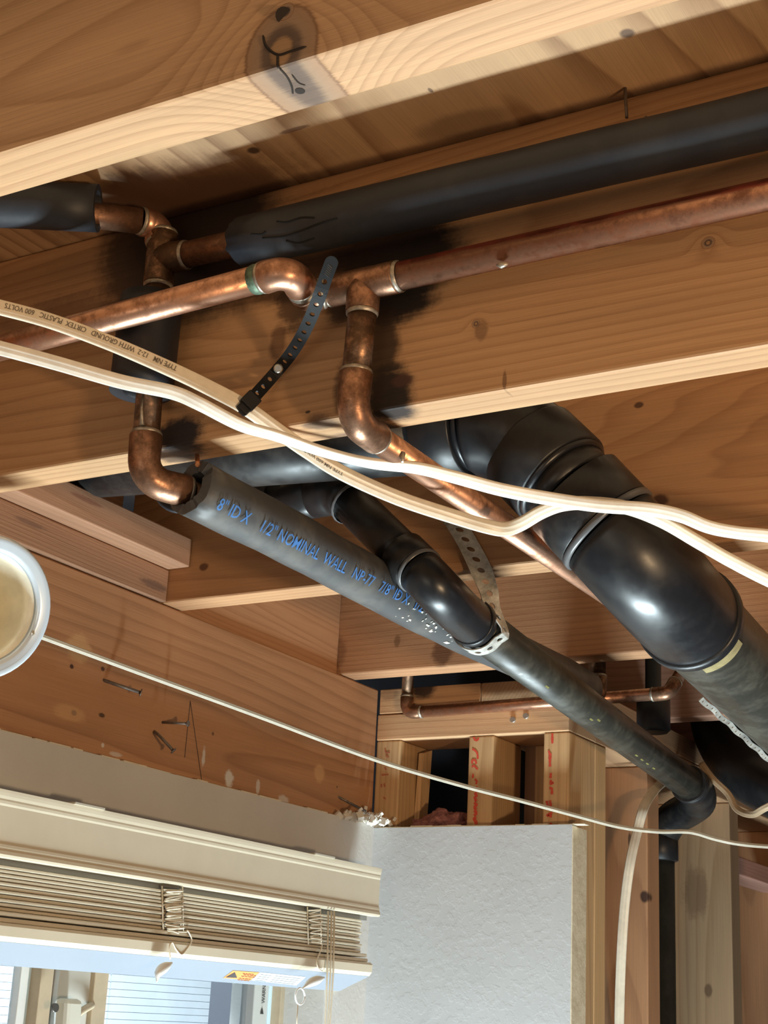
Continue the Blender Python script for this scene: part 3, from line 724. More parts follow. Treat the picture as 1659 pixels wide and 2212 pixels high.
# long-sweep elbow as a smooth curve leaving along d3 and arriving along Pd
def hermite(p0, d0, p1, d1, n=18, s=1.0):
    L = (p1-p0).length*s; out = []
    for i in range(n+1):
        t = i/n; out.append(p0*(2*t**3-3*t*t+1)+d0*L*(t**3-2*t*t+t)+p1*(-2*t**3+3*t*t)+d1*L*(t**3-t*t))
    return out
cv = hermite(B2+d3*.004, d3, E_end, Pd, 22, 1.25)
make('elbow', MB().tube(cv, [HR*1.0]*len(cv), 48), ABS, big)
make('hub', MB().tube([E_end-Pd*.004, E_end-Pd*.003, E_end+Pd*.0075, E_end+Pd*.009], [HR*1.0, HR*1.055, HR*1.055, HR*1.0], 48), ABSM, big)
pe = E_end+Pd*1.82
bp = make('pipe', MB().tube([E_end, E_end+Pd*.03, pe], [PR*1.04, PR*1.04, PR*1.04], 48), ABSG, big)
GLINT = plain('painted_warm_glint', (.30,.25,.13), .25, var=.2, vscale=90)  # warm lamp reflection on the drain, painted as a curved strip
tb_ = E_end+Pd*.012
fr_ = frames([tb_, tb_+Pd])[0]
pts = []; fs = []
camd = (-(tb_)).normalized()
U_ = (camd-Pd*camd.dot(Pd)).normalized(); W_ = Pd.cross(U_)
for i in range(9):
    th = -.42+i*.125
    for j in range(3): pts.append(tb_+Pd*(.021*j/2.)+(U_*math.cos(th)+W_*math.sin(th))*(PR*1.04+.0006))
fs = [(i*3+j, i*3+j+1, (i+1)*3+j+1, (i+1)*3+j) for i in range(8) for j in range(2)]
make('glint_band', MB().add(pts, fs, True), GLINT, big)

# 1.5 inch drain
sr, sh = .0206, .0234
small = thing('drain_pipe', (-.70, 1.4, .31), 'slimmer black plastic drain held by the perforated strap', 'pipe')
b0 = at(560, 1075, Y=1.262); b1 = at(733, 1088, Y=1.258); b1.z = b0.z = .510
b2 = at(905, 1232, Y=1.236); bd = (b2-b1).normalized(); hx = (b1-b0).normalized()
u_ = at(528, 1075, Y=1.26); u_.z = .510
ar_ = bend(b1, u_, u_+V(0,0,.2), .028, 8)
make('elbow', MB().tube([ar_[0]+V(.012,0,0)]+ar_+[ar_[-1]+V(0,0,.012)], sh, 28), ABSM, small)
pipe(u_+V(0,0,.03), u_+V(0,0,.16), sr, small, ABSD); pipe(ar_[0], b1, sr, small, ABSD)
h = at(628, 1075, Y=1.26); h.z = .510
make('hub', MB().tube([h, h+V(.001,0,0), h+V(.03,0,0), h+V(.031,0,0)], [sh*.97, sh, sh, sh*.97], 28), ABS, small)
arc = bend(b0, b1, b2, .03, 10)
make('elbow', MB().tube([arc[0]-hx*.02]+arc+[arc[-1]+bd*.012], sh, 28), ABSM, small)
ring(arc[-1]+bd*.012, bd, sh, small, .0022, RIMG, 'scraped_rim')
pipe(arc[-1], b2, sr*1.02, small, ABSM)
g0 = b2-bd*.030
make('hub', MB().tube([g0, g0+bd*.001, b2-bd*.003, b2-bd*.002], [sh*.97, sh*1.04, sh*1.04, sh*1.0], 32), ABSD, small)
make('scraped_rim', MB().tube([b2-bd*.002, b2-bd*.001, b2+bd*.002, b2+bd*.003], [sh*1.0, sh*1.05, sh*1.05, sh*.98], 32, cap=False), RIMG, small)
c0 = at(1020, 1344, Y=1.338); c1 = at(1490, 1695, Y=2.13); cd = (c1-c0).normalized()
cv = hermite(b2+bd*.003, bd, c0, cd, 18, 1.3)
make('elbow', MB().tube(cv, sh*.98, 36), ABS, small)
make('hub', MB().tube([c0-cd*.003, c0-cd*.002, c0+cd*.006, c0+cd*.007], [sh, sh*1.05, sh*1.05, sh], 36), ABSM, small)
lp = make('pipe', MB().tube([c0, c1], sr*1.08, 32), ABSG, small)
YP = plain('yellow_pipe_print', (.16,.14,.04), .6)
for i, (px, py) in enumerate(((1152,1462),(1250,1530),(1262,1538),(1350,1612),(1362,1622),(1374,1632),(1388,1642))):
    # short worn dashes of printing along the lower side of the pipe
    q = at(px, py, D=1.9); t = (q-c0).dot(cd)
    best = None
    for s_ in range(200):
        tt = .02+s_*.004; cp = c0+cd*tt; dd = ray(px, py); n_ = dd.cross(cd).normalized(); e_ = abs((cp).dot(n_))
        # distance along the axis where the sight line comes closest
        w0 = cp; dist = (w0-dd*(w0.dot(dd)/dd.dot(dd))).length
        if best is None or dist < best[0]: best = (dist, tt)
    tt = best[1]; cp = c0+cd*tt; u = ray(px, py)*((cp).dot(ray(px, py))/ray(px, py).dot(ray(px, py)))-cp
    u = (u-cd*u.dot(cd)); lat = min(u.length, sr*.95); u.normalize(); tc_ = (-cp); tc_ = (tc_-cd*tc_.dot(cd)-u*tc_.dot(u)).normalized()
    rr_ = sr*1.085; n0 = (u*lat+tc_*math.sqrt(max(rr_*rr_-lat*lat, 0))).normalized()
    w_ = cd.cross(n0)
    P_ = [cp+n0*rr_+cd*s1_*.005+w_*s2_*.0011 for s1_, s2_ in ((-1,-1),(1,-1),(1,1),(-1,1))]
    make('yellow_print_mark', MB().add(P_, [(0,1,2,3)]), YP, small)
ve = V(-.848, 2.30, .235)
cc = [c1-cd*.01, c1+cd*.03, V(-.757, 2.222, .330), V(-.785, 2.268, .326), V(-.822, 2.294, .314), V(-.842, 2.30, .292), V(-.846, 2.30, .265)]
make('elbow', MB().tube(spline(cc, 7), sh*1.12, 30), ABSD, small)
make('hub', MB().tube([c1-cd*.006, c1-cd*.004, c1+cd*.014, c1+cd*.016], [sh*1.0, sh*1.16, sh*1.16, sh*1.1], 30), ABSM, small)
make('hub', MB().tube([V(-.846,2.30,.288), V(-.846,2.30,.286), V(-.846,2.30,.252), V(-.846,2.30,.250)], [sh*1.1, sh*1.2, sh*1.2, sh*1.05], 30), ABSM, small)
make('pipe', MB().tube([V(-.846,2.30,.27), V(-.846,2.30,-CZ)], sr*1.08, 30), abs_mat('grey_green_abs', .4, .5, (.03,.034,.034), (.09,.10,.095)), small)

# dark bend behind the big drain
far = thing('drain_pipe', (-.6, 2.2, .2), 'dark black pipe bend in shadow behind the big drain at the right', 'pipe')
fp = [at(1548,1440,Y=2.36), at(1552,1530,Y=2.36), at(1572,1600,Y=2.33), at(1625,1665,Y=2.25), at(1690,1702,Y=2.20), at(1760,1760,Y=2.17), at(1800,1900,Y=2.16), at(1810,2400,Y=2.16)]
sp = spline(fp, 8)
make('elbow', MB().tube(sp, .0475, 36), ABSM, far)
make('hub', MB().tube(sp[2:7], .051, 36), ABSM, far)
# cluster end: small dark-blue cap of the sleeve line near the wall
make('cleanout_stub', MB().tube([V(-.738,1.985,JT-.002), V(-.738,1.985,.436), V(-.738,1.985,.434), V(-.738,1.985,.392), V(-.738,1.985,.388)], [.011,.011,.023,.023,.019], 28), plain('dark_blue_abs', (.010,.015,.024), .5), far)

# ------------------------------------------------------------------ perforated straps
def perforated(path, wdirs, width, pitch, hole, nseg=12, every=1):
    """flat strip with round holes; path resampled to the hole pitch"""
    P = [Vector(q) for q in path]; cum = [0]
    for i in range(1, len(P)): cum.append(cum[-1]+(P[i]-P[i-1]).length)
    L = cum[-1]; n = max(1, int(L/pitch))
    def ev(s):
        s = min(max(s, 0), L); i = 0
        while i < len(P)-2 and cum[i+1] < s: i += 1
        t = (s-cum[i])/max(1e-9, cum[i+1]-cum[i])
        c = P[i].lerp(P[i+1], t); T = (P[min(i+2, len(P)-1)]-P[max(i-1, 0)]).normalized()
        W = Vector(wdirs[i]).lerp(Vector(wdirs[min(i+1, len(wdirs)-1)]), t); W = (W-T*W.dot(T)).normalized()
        return c, W
    mb = MB()
    for j in range(n):
        s0 = j*L/n; s1_ = (j+1)*L/n; sc = (s0+s1_)/2; hw = (s1_-s0)/2; vs_ = []; m = nseg
        for k in range(m):
            a = 2*math.pi*(k+.5)/m; dx, dy = math.cos(a), math.sin(a)
            sc_ = min(hw/abs(dx) if abs(dx) > 1e-6 else 1e9, width/2/abs(dy) if abs(dy) > 1e-6 else 1e9)
            # outer: square-ish boundary, corners snapped
            ox, oy = dx*sc_, dy*sc_
            if abs(abs(dx)-abs(dy)) < .3: ox, oy = math.copysign(hw, dx), math.copysign(width/2, dy)
            vs_.append((sc+ox, oy))
        for k in range(m):
            a = 2*math.pi*(k+.5)/m; vs_.append((sc+hole*math.cos(a), hole*math.sin(a)))
        q = []
        for s_, w_ in vs_:
            c, W = ev(s_); q.append(c+W*w_)
        fs = [(k, (k+1) % m, m+(k+1) % m, m+k) for k in range(m)]
        if every > 1 and j % every: fs.append([m+k for k in range(m)])
        mb.add(q, fs, False)
    return mb
def galv(name, col, rough=.42):
    k = NT(name); p = k.pos(); a = k.noise(p, 90, 4, .7); b = k.noise(p, 28, 3, .6)
    f = k.maprange(k.math('ADD', k.math('MULTIPLY', a, .5), k.math('MULTIPLY', b, .5)), .38, .62, .35, 1.15, False)
    return k.fin(k.vec('SCALE', col, scale=f), rough, .2)
GALV = galv('galvanised_steel', (.60,.58,.53))
def perforated_edges(Le, Re, pitch, hole, width, nseg=12):
    C = [(a_+b_)*.5 for a_, b_ in zip(Le, Re)]; H = [(b_-a_)*.5 for a_, b_ in zip(Le, Re)]
    cum = [0]
    for i in range(1, len(C)): cum.append(cum[-1]+(C[i]-C[i-1]).length)
    L = cum[-1]; n = int(L/pitch); mb = MB()
    def ev(s_):
        s_ = min(max(s_, 0), L); i = 0
        while i < len(C)-2 and cum[i+1] < s_: i += 1
        t = (s_-cum[i])/max(1e-9, cum[i+1]-cum[i]); return C[i].lerp(C[i+1], t), H[i].lerp(H[i+1], t)
    for j in range(n):
        sc = (j+.5)*L/n; hw = L/n/2; out_, inn = [], []
        for k in range(nseg):
            a_ = 2*math.pi*(k+.5)/nseg; dx, dy = math.cos(a_), math.sin(a_)
            m_ = max(abs(dx), abs(dy)); out_.append((sc+dx/m_*hw, dy/m_)); inn.append((sc+hole*dx, dy*hole/(width/2)))
        # put four outer points exactly into the corners
        for cx_, cy_ in ((1,1),(-1,1),(-1,-1),(1,-1)):
            i_ = min(range(nseg), key=lambda q: (out_[q][0]-(sc+cx_*hw))**2/hw**2+(out_[q][1]-cy_)**2); out_[i_] = (sc+cx_*hw, cy_)
        q = []
        for s_, w_ in out_+inn:
            c_, h_ = ev(s_); q.append(c_+h_*w_)
        mb.add(q, [(k, (k+1) % nseg, nseg+(k+1) % nseg, nseg+k) for k in range(nseg)], False)
    return mb
le_px = [(950,1112,1.343),(956,1125,1.343),(970,1146,1.343),(990,1180,1.342),(1006,1213,1.340),(1023,1251,1.338),(1037,1281,1.337),(1046,1307,1.336)]
re_px = [(1000,1116,1.343),(1007,1129,1.343),(1021,1150,1.343),(1042,1187,1.343),(1059,1219,1.3445),(1070,1251,1.348),(1077,1282,1.351),(1080,1312,1.354)]
Le = [at(x, y, Y=Y_) for x, y, Y_ in le_px]; Re = [at(x, y, Y=Y_) for x, y, Y_ in re_px]
U_ = V(1,0,0); U_ = (U_-cd*U_.dot(cd)).normalized(); W_ = V(0,0,1); W_ = (W_-cd*W_.dot(cd)).normalized()
for th in (-.25, -.6, -1.0, -1.4, -1.8, -2.2, -2.6, -3.0, -3.3):
    rr_ = sh*1.13+(.004 if th > -.3 else .0)
    e_ = (U_*math.cos(th)+W_*math.sin(th))*rr_
    Le.append(c0+cd*.0075+e_); Re.append(c0+cd*.0265+e_)
Le.append(Le[-1]+V(-.002,0,.04)); Re.append(Re[-1]+V(-.002,0,.04))
make('hanger_strap', perforated_edges(spline(Le, 6), spline(Re, 6), .0128, .0033, .020), GALV, solid=.0012,
     label='grey perforated metal hanger strap looped under the slim drain elbow', cat='strap')
gp, gw = [], []
for i in range(25):
    q = E_end+Pd*(.15+.27*i/24); n_ = Pd.cross(q.normalized()).normalized()
    if n_.dot(dn) < 0: n_ = -n_
    gp.append(q+n_*(PR*1.04+.0012+.003+.0008*math.sin(i*1.3))); gw.append(n_)
make('hanger_strap', perforated(gp, gw, .006, .014, .0014), galv('pale_strap_steel', (.42,.40,.36)), solid=.0012,
     label='pale slotted strap under the dusty big drain at the right edge', cat='strap')

# black plastic strap nailed to the joist
BLK = plain('black_nylon_strap', (.009,.009,.010), .45, 0, .3)
zt = thing('cable_strap', at(603,795,Y=.93), 'black perforated plastic strap nailed to the joist and holding the printed cable', 'strap')
zp = [at(716,567,Y=.862), at(703,602,Y=.868), at(690,640,Y=.876), at(672,685,Y=.890), at(650,730,Y=.906), at(627,766,Y=.920), at(603,796,Y=.929), at(575,828,Y=.922), at(548,858,Y=.908), at(533,876,Y=.899), at(521,888,Y=.897)]
zs = spline(zp, 6)
wz = [Vector(zs[min(i+1, len(zs)-1)]-zs[max(0, i-1)]).cross(-zs[i].normalized()) for i in range(len(zs))]
make('band', perforated(zs, wz, .0102, .0104, .0021), BLK, zt, solid=.0014)
tv = (zs[0]-zs[3]).normalized(); tw = tv.cross(-zs[0].normalized()).normalized(); tn = tw.cross(tv).normalized()
make('rounded_tail', MB().tube([zs[0]-tn*.0008, zs[0]+tn*.0008], .0051, 24, start=tv), BLK, zt)
hp = at(541,866,Y=.899); td = (zs[-2]-zs[-8]).normalized(); wv_ = td.cross(-hp.normalized()).normalized(); nv_ = wv_.cross(td).normalized()
make('buckle', MB().obox(hp, td*.0060, wv_*.0064, nv_*.0032), BLK, zt, bevel=.001)
bb = at(528,880,Y=.899)
make('cable_wrap', MB().obox(bb, td*.0052, wv_*.0050, nv_*.0045), BLK, zt, bevel=.0015)
make('screw_head', MB().tube([at(601,796,Y=.930), at(601,796,Y=.9235), at(601,796,Y=.9225)], [.0040,.0040,.0028], 12), plain('bright_screw', (.68,.66,.60), .28, .9), zt)
tip = MB()
for i in range(6):
    c_ = zs[1].lerp(zs[5], (i+.5)/6.)+(-zs[1].normalized())*.0009
    tip.obox(c_, wv_*.0022, td*.0004, nv_*.0003)
make('grip_ridges', tip, plain('worn_nylon_grey', (.05,.055,.06), .45), zt)

# ------------------------------------------------------------------ white cables
def cable_mat(name, col): 
    k = NT(name); p = k.pos(); f = k.maprange(k.noise(p, 60, 4, .65), .3, .75, 1.03, .84, False)
    return k.fin(k.vec('SCALE', col, scale=f), .33, 0, .5)
CREAM = cable_mat('cream_cable_sheath', (.74,.64,.50)); CREAM2 = cable_mat('white_cable_sheath', (.80,.73,.63))
def flat_prof(w, t, lobes=3, n=28):
    out = []
    for i in range(n):
        a = 2*math.pi*i/n; x = math.cos(a); y = math.sin(a)
        e = (abs(x)**2.6+abs(y)**2.6)**(-1/2.6)
        bx, by = x*e*w/2, y*e*t/2
        by *= 1-.24*(.5-.5*math.cos(lobes*math.pi*2*(bx/w+.5)+math.pi*0))*(1 if abs(bx) < w*.42 else 0)
        out.append((bx, by))
    return out
def cable(name, pix, w, t, mat, label, rolls=None, lobes=3, per=9, cat='cable'):
    pts = [at(x, y, D=d) for x, y, d in pix]; sp = spline(pts, per); n = len(sp); wds = []
    for i in range(n):
        T = (sp[min(i+1, n-1)]-sp[max(i-1, 0)]).normalized(); vd = (-sp[i]).normalized()
        W = T.cross(vd).normalized()
        if rolls:
            s = min(1., i/(n-1)*1.09)*(len(rolls)-1); j = min(int(s), len(rolls)-2); r_ = rolls[j]+(rolls[j+1]-rolls[j])*(s-j)
            W = Matrix.Rotation(math.radians(r_), 3, T) @ W
        wds.append(W)
    return make(name, MB().sweep(sp, flat_prof(w, t, lobes), wds), mat, label=label, cat=cat), sp, wds
c1pix = [(-260,600,1.16), (-60,650,1.17), (0,664,1.18), (110,694,1.185), (240,742,1.19), (380,803,1.195), (470,847,1.195), (530,880,1.20), (600,930,1.215), (660,972,1.225), (740,1022,1.235), (860,1076,1.25), (980,1116,1.265), (1055,1138,1.27), (1092,1143,1.272), (1125,1132,1.27), (1170,1106,1.262), (1215,1090,1.255), (1270,1087,1.25), (1350,1096,1.25), (1430,1126,1.25), (1510,1172,1.25), (1580,1212,1.25), (1680,1262,1.25), (1900,1360,1.25), (2500,1600,1.25), (3400,1900,1.3)]
cab1, sp1, wd1 = cable('electrical_cable', c1pix, .0122, .0062, CREAM, 'printed cream cable gripped by the black strap, kinked on the copper pipe', rolls=[-18,-18,-18,-15,-10,-5,0,20,30,35,35,25])
c2pix = [(-260,690,1.16), (-60,738,1.165), (0,752,1.17), (120,784,1.175), (260,824,1.18), (370,847,1.185), (430,872,1.185), (520,918,1.19), (600,942,1.195), (700,976,1.205), (800,1000,1.21), (900,1011,1.215), (980,1030,1.22), (1080,1057,1.225), (1180,1076,1.23), (1290,1092,1.23), (1400,1100,1.23), (1470,1114,1.23), (1530,1138,1.23), (1590,1150,1.23), (1680,1160,1.23), (1900,1190,1.23), (2500,1270,1.23), (3400,1400,1.28)]
cab2, sp2, wd2 = cable('electrical_cable', c2pix, .0112, .0056, CREAM2, 'plain white cable draped below the printed one across the joist', rolls=[0,0,5,20,45,55,35,20,15,20,30,10], lobes=3)
# print on the first cable, upside down
INK = plain('cable_print_ink', (.13,.10,.07), .7)
def text_on_path(body, sp, wds, s0, s1_, h, off, lift, flip=True):
    v, f = text_geo(body, 1.0, .004); x0 = min(q.x for q in v); x1 = max(q.x for q in v)
    cum = [0]
    for i in range(1, len(sp)): cum.append(cum[-1]+(sp[i]-sp[i-1]).length)
    out = []
    for q in v:
        u = (q.x-x0)/(x1-x0); s = s1_+(s0-s1_)*u if flip else s0+(s1_-s0)*u
        i = 0
        while i < len(sp)-2 and cum[i+1] < s: i += 1
        t = (s-cum[i])/(cum[i+1]-cum[i]); c = sp[i].lerp(sp[i+1], t); W = wds[i].lerp(wds[i+1], t).normalized()
        T = (sp[i+1]-sp[i]).normalized(); N = T.cross(W); 
        if N.dot(-c) < 0: N = -N
        up_ = W if W.z > 0 else -W
        hh = (q.y-.35)/.7*h
        out.append(c+up_*(off-hh if flip else off+hh)+N*lift)
    return MB().add(out, f)
cumL = [0]
for i in range(1, len(sp1)): cumL.append(cumL[-1]+(sp1[i]-sp1[i-1]).length)
def s_at_px(px):
    best = min(range(len(sp1)), key=lambda i: abs((CXP+FPX*sp1[i].dot(rt)/sp1[i].dot(fw))-px)); return cumL[best]
make('cable_print', text_on_path('TYPE NM   12-2  WITH GROUND   CIRTEX  PLASTIC   600 VOLTS', sp1, wd1, s_at_px(5), s_at_px(382), .0042, .0014, .00335), INK, cab1)
make('cable_print', text_on_path('TYPE NM 600 VOLTS', sp1, wd1, s_at_px(655), s_at_px(735), .0026, -.0012, .0034), INK, cab1)
# thin cord from the lamp across the room
tpix = [(70,1368,1.36), (90,1375,1.37), (300,1452,1.45), (560,1547,1.56), (812,1641,1.68), (1000,1697,1.74), (1120,1728,1.77), (1250,1763,1.80), (1340,1786,1.82), (1420,1796,1.83), (1490,1797,1.84), (1545,1812,1.85), (1600,1823,1.85), (1680,1830,1.86), (1900,1845,1.88), (2500,1880,1.95), (3400,1930,2.1)]
cable('lamp_cord', tpix, .0050, .0042, cable_mat('lamp_cord_vinyl', (.48,.44,.36)), 'thin pale cord stretched from the work lamp past the beam and studs', lobes=2, cat='cord')
# cable looping down inside the partition
lpix = [(1500,1660,2.36), (1455,1680,2.32), (1425,1695,2.26), (1395,1735,2.17), (1378,1790,2.15), (1362,1860,2.13), (1350,1950,2.12), (1343,2050,2.11), (1339,2150,2.11), (1337,2260,2.11), (1335,2500,2.11)]
cable('electrical_cable', lpix, .0135, .0065, CREAM, 'beige cable hanging in a loop before the reddish stud', lobes=3)
wpix = [(1515,1650,2.25), (1540,1683,2.22), (1572,1714,2.2), (1592,1748,2.18), (1625,1759,2.15), (1660,1742,2.12), (1760,1700,2.1)]
cable('electrical_cable', wpix, .010, .006, cable_mat('brown_cable_sheath', (.42,.30,.19)), 'brownish cable sagging under the dark pipe bend', lobes=2)

# ------------------------------------------------------------------ window and blind
WX = BX-.075
win = thing('window_1', (WX, .7, WB), 'window below the blind, tan and grey frame members and bright glass', 'window'); win['kind'] = 'structure'
del win['category']
TAN = plain('tan_window_wood', (.46,.37,.26), .5, var=.12, vscale=25); WHT = plain('white_vinyl', (.68,.68,.66), .4)
SPC = plain('blue_white_spacer', (.55,.72,.82), .35); GRY = plain('grey_gasket', (.22,.22,.22), .5)
def wbar(px0, px1, mat, name, dx0=0., dx1=.02):
    y0 = at(px0, 2185, X=WX+dx1).y; y1 = at(px1, 2185, X=WX+dx1).y
    make(name, MB().box(WX+dx0, WX+dx1, y0, y1, WB, WT-.002), mat, win, bevel=.001)
wbar(36, 54, WHT, 'sash_edge', 0, .012); wbar(54, 80, SPC, 'glass_spacer', 0, .010); wbar(80, 108, TAN, 'sash_stile', 0, .024)
wbar(108, 122, GRY, 'gasket', 0, .012); wbar(122, 198, plain('pale_frame', (.55,.54,.50), .45), 'mullion', 0, .02); wbar(198, 228, TAN, 'sash_stile', 0, .026)
wbar(532, 548, GRY, 'gasket', 0, .010); wbar(548, 580, plain('grey_vinyl', (.50,.51,.50), .45), 'sash_edge', 0, .012); wbar(580, 605, SPC, 'glass_spacer', 0, .014)
wbar(605, 632, TAN, 'sash_stile', 0, .028); wbar(632, 652, plain('tan_groove', (.30,.24,.17), .5), 'sash_stile', 0, .022); wbar(652, 725, TAN, 'jamb', 0, .032)
gl = NT('window_glass'); gl.b.inputs['Transmission Weight'].default_value = 1.; gl.b.inputs['IOR'].default_value = 1.02
gl.fin((.93,.97,1.), .0, 0, .3)
make('pane', MB().box(WX+.002, WX+.004, at(228,2185,X=WX).y, at(534,2185,X=WX).y, WB, WT-.002), gl.m, win)
make('pane', MB().box(WX+.002, WX+.004, W0, at(40,2185,X=WX).y, WB, WT-.002), gl.m, win)
# sash lock
lk = MB(); p = at(128, 2195, X=WX+.02)
lk.obox(p+V(.012,0,-.012), (.010,0,0), (0,.0125,.0), (0,-.002,.030))
lock = make('sash_lock', lk, plain('ivory_lock', (.60,.58,.50), .4), win, bevel=.005)
p = at(120, 2177, X=WX+.044)
make('screw_recess', MB().tube([p+V(-.003,0,0), p+V(.0008,0,0)], .0045, 14), plain('dark_screw', (.12,.11,.10), .4, .5), lock)
hp_ = [at(150,2212,X=WX+.03), at(168,2190,X=WX+.035), at(190,2176,X=WX+.03), at(200,2170,X=WX+.02)]
make('lever', MB().tube(spline(hp_, 6), .004, 10), TAN, lock)
wl = at(566, 2185, X=WX+.0126)
mbw = text_flat('WARN', at(572, 2168, X=WX+.0128), (0,0,1), (0,-1,0), .022, .0075, .01)
make('warning_print', mbw, plain('label_black', (.03,.03,.03), .6), win)
tp = at(566, 2185, X=WX+.0128)
make('warning_triangle', MB().add([tp+V(0,-.004,-.003), tp+V(0,.004,-.003), tp+V(0,0,.005)], [(0,1,2)]), plain('label_black2', (.03,.03,.03), .6), win)
# neighbouring siding outside
SID = plain('pale_blue_siding', (.80,.84,.86), .6, var=.05, vscale=8)
nbw = thing('neighbor_wall', (-3.2, 1.5, -CZ), 'pale lap siding of the building outside the window', 'wall')
for i in range(48):
    z = -.70+i*.022
    make('siding_plank', MB().add([(-3.2,-3,z),(-3.2,7,z),(-3.1975,7,z),(-3.1975,-3,z),(-3.2,-3,z+.0222),(-3.2,7,z+.0222),(-3.1995,7,z+.0222),(-3.1995,-3,z+.0222)],
        [(0,3,2,1),(4,5,6,7),(0,1,5,4),(1,2,6,5),(2,3,7,6),(3,0,4,7)]), SID, nbw)

VAL = plain('cream_blind_slat', (.60,.525,.40), .5, var=.05, vscale=12)
VALW = plain('toned_rail_underside', (.215,.235,.275), .45)  # underside painted darker and bluish to suit the cool light from below
blind = thing('window_blind', (-1.05, 1.2, .03), 'raised cream window blind with moulded valance and stacked slats', 'blind')
VX = -1.028; VY0, VY1 = -.2, 1.762
prof = [(.0,.124),(.0022,.1242),(.003,.1265),(.0024,.1295),(.0012,.131),(.0016,.133),(.0012,.1355),(.0,.137),(.0,.170),(.0008,.172),(.0010,.1745),(.0008,.1762),(.0016,.179),(.002,.1818),(.0022,.1845),(.0,.185),(-.010,.185),(-.010,.124)]
pv = [(VX+x, VY0, z) for x, z in prof]+[(VX+x, VY1, z) for x, z in prof]; m = len(prof)
mb = MB().add(pv, [(k, (k+1) % m, m+(k+1) % m, m+k) for k in range(m)]); mb.f += [list(range(m))[::-1], list(range(m, 2*m))]; mb.sm += [False, False]
make('valance', mb, VAL, blind)
make('head_rail', MB().box(BX+.013, VX-.011, VY0, VY1-.01, .1185, .176), plain('dark_gap_rail', (.22,.22,.21), .5), blind)  # rail colour darkened to paint the shaded gap under the valance
for px in (185, 695):
    q = at(px, 1742+(px-185)*.21, X=VX)
    make('valance_clip', MB().box(VX-.012, VX+.004, q.y-.02, q.y+.025, .1845, .1865), plain('clear_clip', (.5,.46,.38), .3), blind)
rs = random.Random(11); sl_me = None; z = .1178
ns = 11
for i in range(ns):
    ye = 1.731+rs.uniform(-.003, .003)+(.006 if i > 9 else 0); dx = rs.uniform(-.0012, .0012)
    mb = MB().box(-1.076+dx, -1.034+dx, VY0, ye, z-.0031, z)
    make('slat', mb, VAL, blind, bevel=.0009); z -= .0037
# last two slats sit loose on the rail
for i in range(2):
    make('slat', MB().box(-1.076, -1.031, VY0, 1.744+.003*i, z-.0042, z), VAL, blind, bevel=.0012); z -= .0056
rail = MB(); zt_ = z+.001
sec = [(-1.030, zt_), (-1.027, zt_-.003), (-1.0275, .055), (-1.031, .0505), (-1.074, .031), (-1.078, .034), (-1.078, zt_)]
m = len(sec)
rail.add([(x, VY0, zz) for x, zz in sec]+[(x, 1.752, zz) for x, zz in sec], [(k, (k+1) % m, m+(k+1) % m, m+k) for k in range(m)])
rail.f += [list(range(m))[::-1], list(range(m, 2*m))]; rail.sm += [False, False]
br = make('bottom_rail', rail, VAL, blind)
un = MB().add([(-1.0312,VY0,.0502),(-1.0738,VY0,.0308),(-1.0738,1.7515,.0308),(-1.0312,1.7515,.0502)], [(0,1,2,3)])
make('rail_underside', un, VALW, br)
# warning sticker on the underside of the rail
def on_rail(px, py, lift=.0004):
    # plane through the underside
    n_ = V(-.0194, 0, .0426).normalized(); n_ = V(n_.x, 0, n_.z); p0 = V(-1.0312, 0, .0502); nn = V(.0194,0,-.0426).normalized()
    d = ray(px, py); return d*(p0.dot(nn)/d.dot(nn))+nn*lift
ORG = plain('orange_sticker', (.85,.26,.07), .5); BLKI = plain('sticker_black', (.04,.03,.03), .6)
st = make('warning_sticker', MB().add([on_rail(503,2096), on_rail(560,2100), on_rail(541,2117), on_rail(482,2112)], [(0,1,2,3)]), ORG, br)
make('sticker_triangle', MB().add([on_rail(507,2099,.0008), on_rail(512,2111,.0008), on_rail(487,2110,.0008)], [(0,1,2)]), BLKI, st)
for x0_, x1_, y_ in ((524,548,2101), (526,553,2104), (521,550,2107), (516,541,2111.5), (513,538,2114.5)):
    A, B = on_rail(x0_, y_, .0008), on_rail(x1_, y_+(x1_-x0_)*.09, .0008); w_ = on_rail(x0_, y_+1.5, .0008)-A
    for q0, q1 in ((0,.22),(.27,.45),(.5,.78),(.82,1)): make('sticker_print', MB().add([A.lerp(B,q0), A.lerp(B,q1), A.lerp(B,q1)+w_, A.lerp(B,q0)+w_], [(0,1,2,3)]), plain('sticker_brown', (.25,.08,.03), .6) if q0 == 0 else bpy.data.materials['sticker_brown'], st)
GREYI = plain('small_print_grey', (.30,.30,.30), .7)
make('sticker_paper', MB().add([on_rail(562,2100,.0003), on_rail(660,2110,.0003), on_rail(640,2128,.0003), on_rail(543,2117,.0003)], [(0,1,2,3)]), plain('sticker_white', (.75,.76,.79), .5), st)
for k_ in range(4):
    x_ = 562-4*k_; y_ = 2104+4*k_
    A, B = on_rail(x_, y_, .0008), on_rail(x_+24, y_+2.5, .0008); w_ = (on_rail(x_, y_+1.0, .0008)-A)
    make('small_print', MB().add([A, B, B+w_, A+w_], [(0,1,2,3)]), GREYI, st)
    A, B = on_rail(x_+32, y_+3, .0008), on_rail(x_+88, y_+9, .0008); w_ = (on_rail(x_+32, y_+4, .0008)-A)
    make('small_print', MB().add([A, B, B+w_, A+w_], [(0,1,2,3)]), GREYI, st)
CORD = plain('cream_blind_cord', (.66,.58,.45), .6)
